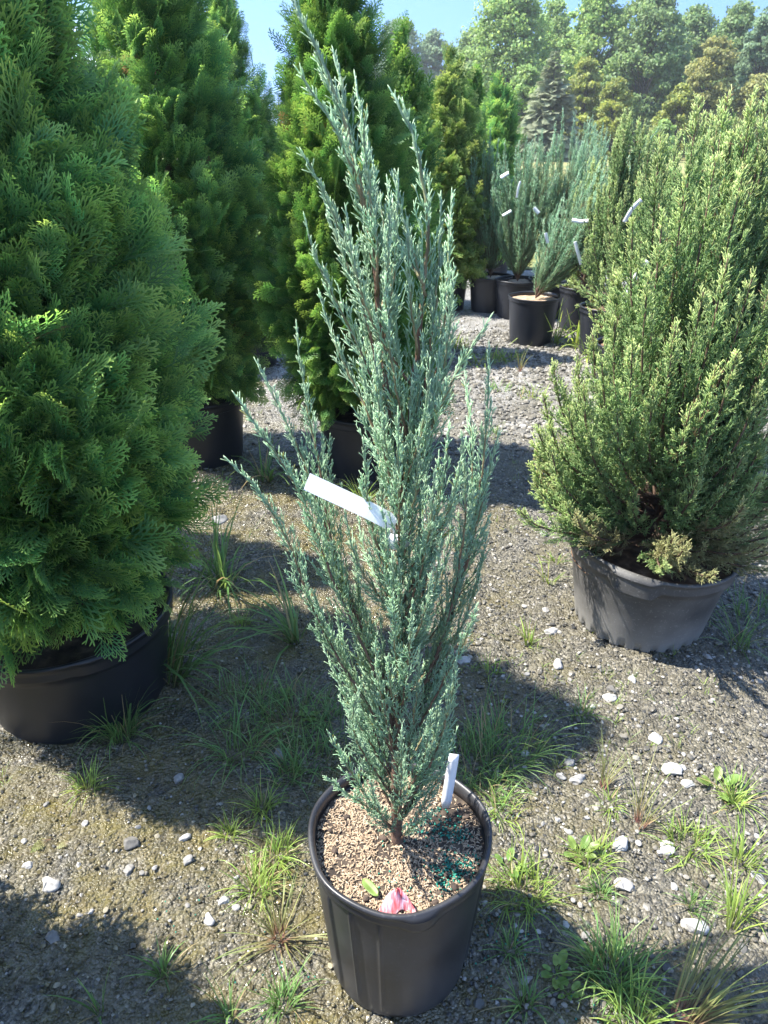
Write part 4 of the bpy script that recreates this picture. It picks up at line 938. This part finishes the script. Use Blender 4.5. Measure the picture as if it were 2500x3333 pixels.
# ================================================================== grass tufts and weeds by the pots
GT = [  # photo x, y, blades, root radius, min len, max len, width, spread, droop, material, label, lean
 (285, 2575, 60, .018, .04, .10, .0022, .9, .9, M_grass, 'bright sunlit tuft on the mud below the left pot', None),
 (400, 2395, 110, .03, .08, .19, .0026, .8, 1.0, M_grass_shade, 'tall shaded tuft against the right foot of the left pot', None),
 (780, 2470, 55, .04, .08, .19, .0028, .6, 1.2, M_grass_shade, 'loose tall tuft in the shade left of the near pot', None),
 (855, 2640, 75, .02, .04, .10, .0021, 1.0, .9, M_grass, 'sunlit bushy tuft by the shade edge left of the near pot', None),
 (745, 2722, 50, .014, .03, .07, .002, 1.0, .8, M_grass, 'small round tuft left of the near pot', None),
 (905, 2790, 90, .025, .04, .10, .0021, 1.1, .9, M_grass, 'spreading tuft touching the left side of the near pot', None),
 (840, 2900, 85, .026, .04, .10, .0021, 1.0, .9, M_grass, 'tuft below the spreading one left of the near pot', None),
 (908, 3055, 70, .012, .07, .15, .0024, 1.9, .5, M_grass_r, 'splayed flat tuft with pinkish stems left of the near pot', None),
 (530, 3180, 26, .008, .04, .09, .003, .8, .8, M_grass_shade, 'small broad-bladed tuft alone in the bottom left shade', None),
 (925, 3265, 70, .018, .04, .10, .0022, .9, .9, M_grass_shade, 'shaded tuft at the bottom left of the near pot', None),
 (325, 3300, 10, .006, .06, .13, .003, .6, .8, M_grass_shade, 'few thin blades at the bottom edge left of centre', None),
 (745, 3315, 24, .01, .05, .13, .0025, .7, .9, M_grass_shade, 'thin tuft cut by the bottom edge', None),
 (545, 2200, 80, .05, .14, .42, .0058, .7, 1.0, M_grass_shade, 'coarse long-bladed clump right of the left pot', (.5, .25)),
 (520, 2080, 60, .03, .08, .20, .0025, .6, .7, M_grass_shade, 'fine dark clump close behind the right side of the left pot', None),
 (720, 1905, 60, .04, .14, .38, .0065, .7, 1.2, M_grass_shade, 'broad-bladed clump in the shade behind the left pot', None),
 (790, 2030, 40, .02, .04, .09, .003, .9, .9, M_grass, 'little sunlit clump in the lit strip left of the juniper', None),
 (960, 2080, 30, .015, .14, .34, .0060, .7, 1.1, M_grass_shade, 'few wide arching blades left of the juniper branches', (-.4, .2)),
 (870, 1560, 30, .03, .10, .28, .007, .9, 1.3, M_grass_shade, 'arching broad blades in the dark between the two back pots', None),
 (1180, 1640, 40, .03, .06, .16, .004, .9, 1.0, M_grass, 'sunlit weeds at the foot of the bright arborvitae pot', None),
 (800, 2300, 150, .09, .04, .12, .0022, .9, .9, M_grass_shade, 'low shaded grass patch left of the juniper, nearest the left pot', None),
 (950, 2330, 170, .09, .04, .12, .0022, .9, .9, M_grass_shade, 'low shaded grass patch with clover left of the juniper', None),
 (1010, 2470, 120, .06, .04, .12, .0022, .9, .9, M_grass_shade, 'shaded grass just behind the left rim of the near pot', None),
 (940, 2530, 60, .03, .05, .13, .0024, .8, .9, M_grass_shade, 'shaded tuft above the sunlit bushy tuft', None),
 (1100, 2370, 120, .07, .04, .12, .0022, .9, .9, M_grass_shade, 'shaded grass directly behind the near pot', None),
 (1540, 2480, 190, .08, .05, .14, .0024, .9, 1.0, M_grass_shade, 'dense dark grass behind the white stake', None),
 (1640, 2430, 150, .08, .06, .18, .0024, .9, 1.0, M_grass_shade, 'dense grass with long arching blades right of the juniper', (.4, .1)),
 (1590, 2590, 110, .05, .03, .08, .002, 1.1, .9, M_grass_shade, 'seedy low tuft close to the right rim of the near pot', None),
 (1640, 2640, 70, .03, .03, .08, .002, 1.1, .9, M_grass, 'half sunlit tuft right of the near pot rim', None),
 (1890, 2325, 40, .02, .04, .10, .002, .9, .9, M_grass_shade, 'small dark tuft at the tip of the left tree shade', None),
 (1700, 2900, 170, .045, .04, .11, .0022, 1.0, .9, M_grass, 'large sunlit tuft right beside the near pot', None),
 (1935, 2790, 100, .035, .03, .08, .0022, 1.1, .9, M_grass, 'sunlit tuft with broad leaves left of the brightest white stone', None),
 (1955, 2900, 50, .014, .03, .07, .002, 1.0, .8, M_grass_shade, 'small tuft left of the round grey stone', None),
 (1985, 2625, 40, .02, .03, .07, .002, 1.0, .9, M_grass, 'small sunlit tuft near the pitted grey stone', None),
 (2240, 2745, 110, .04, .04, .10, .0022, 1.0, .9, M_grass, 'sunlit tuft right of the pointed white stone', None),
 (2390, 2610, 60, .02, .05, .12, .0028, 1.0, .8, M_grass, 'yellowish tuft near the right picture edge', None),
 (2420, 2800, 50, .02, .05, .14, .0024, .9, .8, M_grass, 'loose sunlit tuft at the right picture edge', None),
 (2260, 2940, 45, .016, .03, .07, .002, 1.0, .9, M_grass_shade, 'small tuft above the large lumpy stone', None),
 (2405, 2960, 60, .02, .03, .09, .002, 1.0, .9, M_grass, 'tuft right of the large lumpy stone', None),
 (1660, 3090, 40, .012, .03, .08, .0024, 1.0, .8, M_grass_shade, 'small shaded tuft right of the near pot foot', None),
 (2000, 3170, 190, .04, .06, .14, .0028, 1.1, .9, M_grass_shade, 'big sedge tuft in the lower right shade', None),
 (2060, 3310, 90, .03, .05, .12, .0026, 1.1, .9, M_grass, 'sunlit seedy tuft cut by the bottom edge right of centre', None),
 (1710, 3270, 40, .012, .04, .10, .0024, .9, .8, M_grass_shade, 'thin tuft at the bottom right of the near pot', None),
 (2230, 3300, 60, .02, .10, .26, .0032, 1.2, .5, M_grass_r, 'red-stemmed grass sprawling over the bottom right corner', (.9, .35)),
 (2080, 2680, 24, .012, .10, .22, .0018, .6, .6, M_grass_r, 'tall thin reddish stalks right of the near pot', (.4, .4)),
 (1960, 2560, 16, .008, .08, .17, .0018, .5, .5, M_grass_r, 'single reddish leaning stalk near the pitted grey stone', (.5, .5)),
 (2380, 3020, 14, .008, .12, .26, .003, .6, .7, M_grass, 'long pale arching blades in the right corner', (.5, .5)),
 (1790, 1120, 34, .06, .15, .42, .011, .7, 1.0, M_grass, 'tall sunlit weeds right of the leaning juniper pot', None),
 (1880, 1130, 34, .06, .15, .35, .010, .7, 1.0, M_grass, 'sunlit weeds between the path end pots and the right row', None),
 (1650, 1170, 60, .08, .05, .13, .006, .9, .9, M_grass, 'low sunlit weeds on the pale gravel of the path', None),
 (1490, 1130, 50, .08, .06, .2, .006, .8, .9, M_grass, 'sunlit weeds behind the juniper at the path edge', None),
 (1630, 1270, 40, .06, .04, .09, .004, .9, .9, M_grass_shade, 'low dark weeds in the tree shade on the path', None),
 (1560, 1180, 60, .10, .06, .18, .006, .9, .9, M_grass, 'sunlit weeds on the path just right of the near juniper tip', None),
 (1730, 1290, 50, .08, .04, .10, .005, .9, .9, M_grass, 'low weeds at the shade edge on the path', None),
 (1600, 1420, 40, .06, .03, .08, .004, .9, .9, M_grass_shade, 'low weeds in the tree shade nearer the near juniper', None),
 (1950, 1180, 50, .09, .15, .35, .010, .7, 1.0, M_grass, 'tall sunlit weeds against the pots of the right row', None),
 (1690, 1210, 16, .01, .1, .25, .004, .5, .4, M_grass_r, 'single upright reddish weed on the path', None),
 (2400, 2110, 40, .03, .08, .2, .003, .8, .9, M_grass_shade, 'thin grass in the shade right of the right pot', None),
 (2450, 2000, 40, .05, .05, .15, .003, .9, .9, M_grass_shade, 'dim weeds behind the right pot at the picture edge', None),
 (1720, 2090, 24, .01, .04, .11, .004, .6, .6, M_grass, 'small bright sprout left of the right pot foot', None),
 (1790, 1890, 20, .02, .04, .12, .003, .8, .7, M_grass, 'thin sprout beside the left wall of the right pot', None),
 (1600, 2180, 26, .02, .03, .07, .003, .9, .8, M_grass, 'small weed beside the white stone behind the juniper', None),
 (1810, 1830, 20, .02, .03, .09, .003, .9, .8, M_grass, 'sparse sprout close to the right pot rim', None),
]
seed_V, seed_T = ico(0)
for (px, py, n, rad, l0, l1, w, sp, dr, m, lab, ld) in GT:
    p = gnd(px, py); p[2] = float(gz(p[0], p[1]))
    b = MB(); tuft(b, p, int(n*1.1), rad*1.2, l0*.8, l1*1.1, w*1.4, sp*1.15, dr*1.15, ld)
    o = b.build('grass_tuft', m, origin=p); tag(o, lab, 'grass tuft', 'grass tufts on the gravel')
# a scatter of tiny sprouts nobody would count
mb = MB(); n = 900; px = rng.uniform(0, 2500, n); py = rng.uniform(1250, 3330, n)
for a_, c_ in zip(px, py):
    p = gnd(a_, c_)
    if vnoise(np.array([p[0]*1.7]), np.array([p[1]*1.7]), 9)[0] < .52: continue
    p[2] = float(gz(p[0], p[1])); tuft(mb, p, int(rng.integers(4, 14)), .012, .012, .05, .0018, 1.1, .8)
tag(mb.build('ground_sprouts', M_grass), kind='stuff')
V, T = ico(1); mb = MB(); q = np.array([gnd(rng.normal(a_, 60), rng.normal(c_, 50)) for a_, c_, m_ in ((1680, 3010, 30), (1650, 3130, 16), (1560, 2760, 10), (620, 2950, 10), (900, 3200, 12), (1930, 3300, 16)) for _ in range(m_)])
q = q[np.hypot(q[:, 0]-C0[0], q[:, 1]-C0[1]) > .15]; q[:, 2] = gz(q[:, 0], q[:, 1])+.004
inst(mb, (V, None, T, np.zeros(len(V))), frames(np.tile([[1., 0, 0]], (len(q), 1))), q, rng.uniform(.0016, .0022, len(q)))
tag(mb.build('spilled_pellets', M_pellet), kind='stuff')
# broad-leaved weeds
def weed(px, py, n, s, lab, m=M_broad, lift=.5):
    p = gnd(px, py); p[2] = float(gz(p[0], p[1])); b = MB()
    for k_ in range(n):
        az = k_*2.4+rng.uniform(-.4, .4); el = lift*rng.uniform(.4, 1.3); ux = np.array([math.cos(az)*math.cos(el), math.sin(az)*math.cos(el), math.sin(el)]); uy = norm(np.cross(np.array([0, 0, 1.]), ux)); un = np.cross(ux, uy)
        q = s*rng.uniform(.7, 1.2); stem_end = p+ux*q*.9; tube(b, [p, p+ux*q*.5, stem_end], [.0012, .001, .0008], 4, .2, .5)
        sheet(b, stem_end+ux*q*.8, ux, uy, un, q*.9, q*.48, lambda A, B: (B*np.sqrt(np.clip(1-A**2, .001, 1)), -.15*q*A**2+.12*q*np.abs(B)), 7, rng.random())
    tag(b.build('broadleaf_weed', m, origin=p), lab, 'weed', 'broad-leaved weeds')
weed(1885, 2775, 6, .020, 'broad-leaved weed in the sunlit tuft right of the near pot')
weed(1650, 2815, 4, .018, 'broad-leaved weed touching the right wall of the near pot')
weed(2330, 2560, 5, .024, 'broad-leaved weed among the white stones at the right')
weed(1000, 2330, 9, .014, 'clover in the shaded grass left of the juniper')
weed(930, 2260, 7, .012, 'small clover nearer the left pot')
weed(1810, 3160, 8, .016, 'leafy weed in the lower right shade')
weed(1850, 3230, 6, .012, 'tiny leafy weed below the leafy one in the lower right shade')
# fallen arborvitae sprays
for px, py, s, m, lab in ((170, 2735, .055, M_grass_r, 'yellowed fallen arborvitae spray on the lower left mud'), (232, 2745, .03, M_jun_dry, 'small rusty fallen spray beside the yellowed one')):
    p = gnd(px, py); p[2] = float(gz(p[0], p[1]))+.008; b = MB(); inst(b, FR[1], frames(np.array([[-.8, -.5, .02]]), np.array([.2])), p[None], s, np.array([.6])); o = b.build('fallen_spray', m, origin=p); tag(o, lab, 'fallen spray')

# ================================================================== trees beyond the meadow
LEAF_Q = np.array([[-.5, -.32, 0], [.1, -.42, .08], [.62, 0, -.05], [.1, .42, .08], [-.5, .32, 0]])
def leaf_proto(): return LEAF_Q, np.array([[0, 1, 3, 4]]), np.array([[1, 2, 3]]), np.array([.2, .5, 1, .5, .2])
LP = leaf_proto()
def clump_crown(mb, base, H, W, zlo, nc, nl, ls, seed):
    r = np.random.default_rng(seed); C_ = []
    while len(C_) < nc:
        u = r.random(); az = r.uniform(0, 6.28); rr = W*np.interp(u, [0, .25, .55, .85, 1], [.75, 1, .9, .55, .12])*math.sqrt(r.uniform(.12, 1))*(1+.2*math.sin(az*3+seed))
        C_.append((rr*math.cos(az), rr*math.sin(az), zlo+(H-zlo)*u))
    C_ = np.array(C_); cs = r.uniform(.08, .25, nc)*W*1.15; rc = r.random(nc)
    i_ = np.repeat(np.arange(nc), nl); d = norm(r.normal(size=(len(i_), 3))); rad = cs[i_]*1.25*r.random(len(i_))**.6
    P = C_[i_]+d*rad[:, None]*np.array([1.15, 1.15, .7]); nrm = norm(d*.5+r.normal(0, .9, d.shape)+np.array([0, 0, .4]))
    ax = norm(np.cross(nrm, r.normal(size=d.shape))); y_ = np.cross(nrm, ax); M = np.stack([ax, y_, nrm], 2)
    inst(mb, LP, M, P+np.asarray(base), ls*r.uniform(.6, 1.3, len(P)), np.clip(rc[i_]*.6+r.random(len(P))*.4, 0, 1))
    return C_
M_d1 = leaf_mat('light_green_tree_leaves', [(0, (.18, .28, .10)), (1, (.31, .44, .16))], .3, .55, .48)
M_d2 = leaf_mat('mid_green_tree_leaves', [(0, (.14, .22, .095)), (1, (.23, .33, .14))], .3, .55, .45)
M_d3 = leaf_mat('yellowing_tree_leaves', [(0, (.18, .23, .06)), (1, (.34, .38, .11))], .35, .55, .45)
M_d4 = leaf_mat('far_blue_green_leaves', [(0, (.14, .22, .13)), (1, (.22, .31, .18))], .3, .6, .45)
M_d5 = leaf_mat('olive_brown_tree_leaves', [(0, (.19, .22, .08)), (1, (.33, .33, .13))], .35, .55, .45)
M_spr = leaf_mat('grey_green_spruce', [(0, (.11, .14, .085)), (.5, (.18, .22, .135)), (1, (.32, .35, .22))], .3, .6, .3)
def field_tree(name, label, px, top, hw, Yv, m, seed, zlo=.12, nc=70, nl=110, ls=.30, trunk=True):
    nc = int(nc*2.2); nl = int(nl*1.3); ls = ls*.62
    x = (px-1250)/FPX*(Yv*cP+EYE*.3*sP); H = atY(px, top, Yv)[2]; Wd = hw/FPX*Yv*cP; base = np.array([x, Yv, 0])
    t = thing(name, label, 'tree', base, 'trees beyond the meadow')
    b = MB(); C_ = clump_crown(b, base, H, Wd, H*zlo, nc, nl, ls, seed)
    tb = MB(); zt = np.linspace(-.1, H*.8, 8); wv = np.c_[np.sin(zt*.7+seed)*.12, np.cos(zt*.5)*.1, zt]; tube(tb, base+wv, np.linspace(.018*H, .03, 8), 8, 0)
    for c_ in C_[::3]:
        s0 = np.array([0, 0, max(.1*H, c_[2]-.22*H)]); lp_ = smooth_path([s0, s0*.45+c_*.55-np.array([0, 0, .02*H]), c_], 1); tube(tb, base+lp_, np.linspace(.05, .02, len(lp_)), 5, 0)
    tb.build('trunk', M_dbark, t); b.build('crown', m, t)
    return t
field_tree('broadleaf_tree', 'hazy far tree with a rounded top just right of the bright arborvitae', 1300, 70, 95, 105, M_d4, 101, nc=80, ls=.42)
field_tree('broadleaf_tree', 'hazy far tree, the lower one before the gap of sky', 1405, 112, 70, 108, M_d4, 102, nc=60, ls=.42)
field_tree('broadleaf_tree', 'dark leafy tree just right of the gap of sky', 1525, 108, 85, 74, M_d2, 103)
field_tree('broadleaf_tree', 'tall light green tree, biggest of the left half of the wood', 1635, -55, 135, 64, M_d1, 104, nc=120)
field_tree('broadleaf_tree', 'light green tree rising left of the tallest gap, above the spruce', 1770, 10, 90, 72, M_d1, 105, nc=80)
field_tree('broadleaf_tree', 'tall open tree in the middle of the wood, sky showing through it', 1905, -50, 120, 66, M_d1, 106, nc=95)
field_tree('broadleaf_tree', 'tall green tree right of the middle with a dark forked trunk', 2070, -40, 125, 63, M_d2, 107, nc=90)
field_tree('broadleaf_tree', 'tree right of the forked one with a thinner top', 2205, 30, 100, 70, M_d2, 108, nc=75)
field_tree('broadleaf_tree', 'rounded tree above the rusty ones at the right', 2330, 30, 105, 66, M_d2, 109, nc=85)
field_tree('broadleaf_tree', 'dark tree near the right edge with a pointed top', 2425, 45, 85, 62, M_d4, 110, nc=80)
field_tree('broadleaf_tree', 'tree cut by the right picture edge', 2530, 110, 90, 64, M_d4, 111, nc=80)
field_tree('broadleaf_tree', 'low light green tree left of the spruce', 1700, 225, 75, 58, M_d1, 112, .05, 55, 110, .28)
field_tree('broadleaf_tree', 'yellowing small tree right of the spruce', 1885, 195, 65, 58, M_d3, 113, .05, 50, 100, .27)
field_tree('broadleaf_tree', 'low yellow tree in the middle below the tall open one', 1985, 265, 65, 55, M_d3, 114, .05, 45, 90, .26)
field_tree('broadleaf_tree', 'rusty brown tree at the right, taller of the two', 2275, 125, 85, 57, M_d5, 115, .05, 60, 95, .27)
field_tree('broadleaf_tree', 'rusty low tree below the taller rusty one', 2190, 285, 75, 54, M_d3, 116, .03, 45, 95, .25)
field_tree('broadleaf_tree', 'small dense green bush tree at the meadow edge', 2150, 395, 55, 50, M_d1, 117, .02, 30, 110, .22)
field_tree('broadleaf_tree', 'brownish low tree behind the tops of the right row', 2440, 250, 90, 56, M_d5, 118, .03, 55, 95, .26)
field_tree('broadleaf_tree', 'dim tree filling the wood behind the spruce', 1800, 150, 130, 80, M_d2, 119, .03, 80, 110, .34)
field_tree('broadleaf_tree', 'dim tree filling the wood behind the middle', 2020, 130, 130, 82, M_d2, 120, .03, 80, 110, .34)
field_tree('broadleaf_tree', 'dim tree filling the wood behind the rusty trees', 2260, 180, 140, 82, M_d2, 121, .03, 80, 110, .34)
field_tree('broadleaf_tree', 'dim tree filling the wood behind the right edge', 2480, 170, 140, 84, M_d2, 122, .03, 80, 110, .34)
field_tree('broadleaf_tree', 'dim tree low behind the dark leafy one by the gap of sky', 1560, 230, 110, 86, M_d2, 123, .03, 70, 110, .34)
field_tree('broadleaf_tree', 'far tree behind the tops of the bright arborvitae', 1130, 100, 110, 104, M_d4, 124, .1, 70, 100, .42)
for k_, (px, tp_) in enumerate(((1020, 240), (660, 240), (2700, 20), (2900, 60))):
    field_tree('broadleaf_tree', ['low far tree hidden behind the bright sunlit arborvitae', 'low far tree hidden behind the shaded arborvitae', 'tree of the wood just outside the right picture edge', 'tree of the wood further outside the right picture edge'][k_], px, tp_, 115, 85, M_d2, 130+k_, .06, 70, 100, .38)
# spruce
sp_x, sp_Y = (1785-1250)/FPX*52*cP, 52.0; sp_H = atY(1790, 165, sp_Y)[2]; base = np.array([sp_x, sp_Y, 0])
t = thing('spruce_tree', 'grey-green spruce with layered drooping branches at the meadow edge', 'tree', base, 'trees beyond the meadow')
b = MB(); tube(b, base+np.c_[np.zeros((6, 2)), np.linspace(-.1, sp_H, 6)], np.linspace(.13, .02, 6), 8, 0); b.build('trunk', M_dbark, t)
b = MB(); r = np.random.default_rng(9); Pn, Dn, Sn = [], [], []
for k_ in range(330):
    u = (k_+r.random())/330; u = u**1.15; z = .35+(sp_H-.4)*u; R = 2.1*(1-u)**.85+.12; az = r.uniform(0, 6.28); el = -.18+.5*u
    d = np.array([math.cos(az)*math.cos(el), math.sin(az)*math.cos(el), math.sin(el)])
    for q in np.linspace(.25, .95, 4):
        Pn.append(base+np.array([0, 0, z])+d*R*(q-.25)); Dn.append(d+r.normal(0, .18, 3)); Sn.append(R*.42+.08)
F = frames(np.array(Dn), r.normal(0, .5, len(Dn))); inst(b, frond_proto(77, 11, .055, .3), F, np.array(Pn), np.array(Sn)); b.build('crown', M_spr, t)

# ================================================================== thin summer haze
hz = MB(); q = [(-1000, -450, -1.6), (1000, -450, -1.6), (1000, 1600, -1.6), (-1000, 1600, -1.6), (-1000, -450, 16.5), (1000, -450, 16.5), (1000, 1600, 16.5), (-1000, 1600, 16.5)]
hz.add(q, [(3, 2, 1, 0), (4, 5, 6, 7), (0, 1, 5, 4), (1, 2, 6, 5), (2, 3, 7, 6), (3, 0, 4, 7)])
hm = bpy.data.materials.new('haze_air'); hm.use_nodes = True; hn = hm.node_tree; hn.nodes.clear()
pv = hn.nodes.new('ShaderNodeVolumePrincipled'); pv.inputs['Density'].default_value = .0009; pv.inputs['Color'].default_value = (.92, .96, 1, 1); pv.inputs['Anisotropy'].default_value = .3
ho = hn.nodes.new('ShaderNodeOutputMaterial'); hn.links.new(pv.outputs['Volume'], ho.inputs['Volume'])
tag(hz.build('haze', hm, smooth=False), kind='stuff')
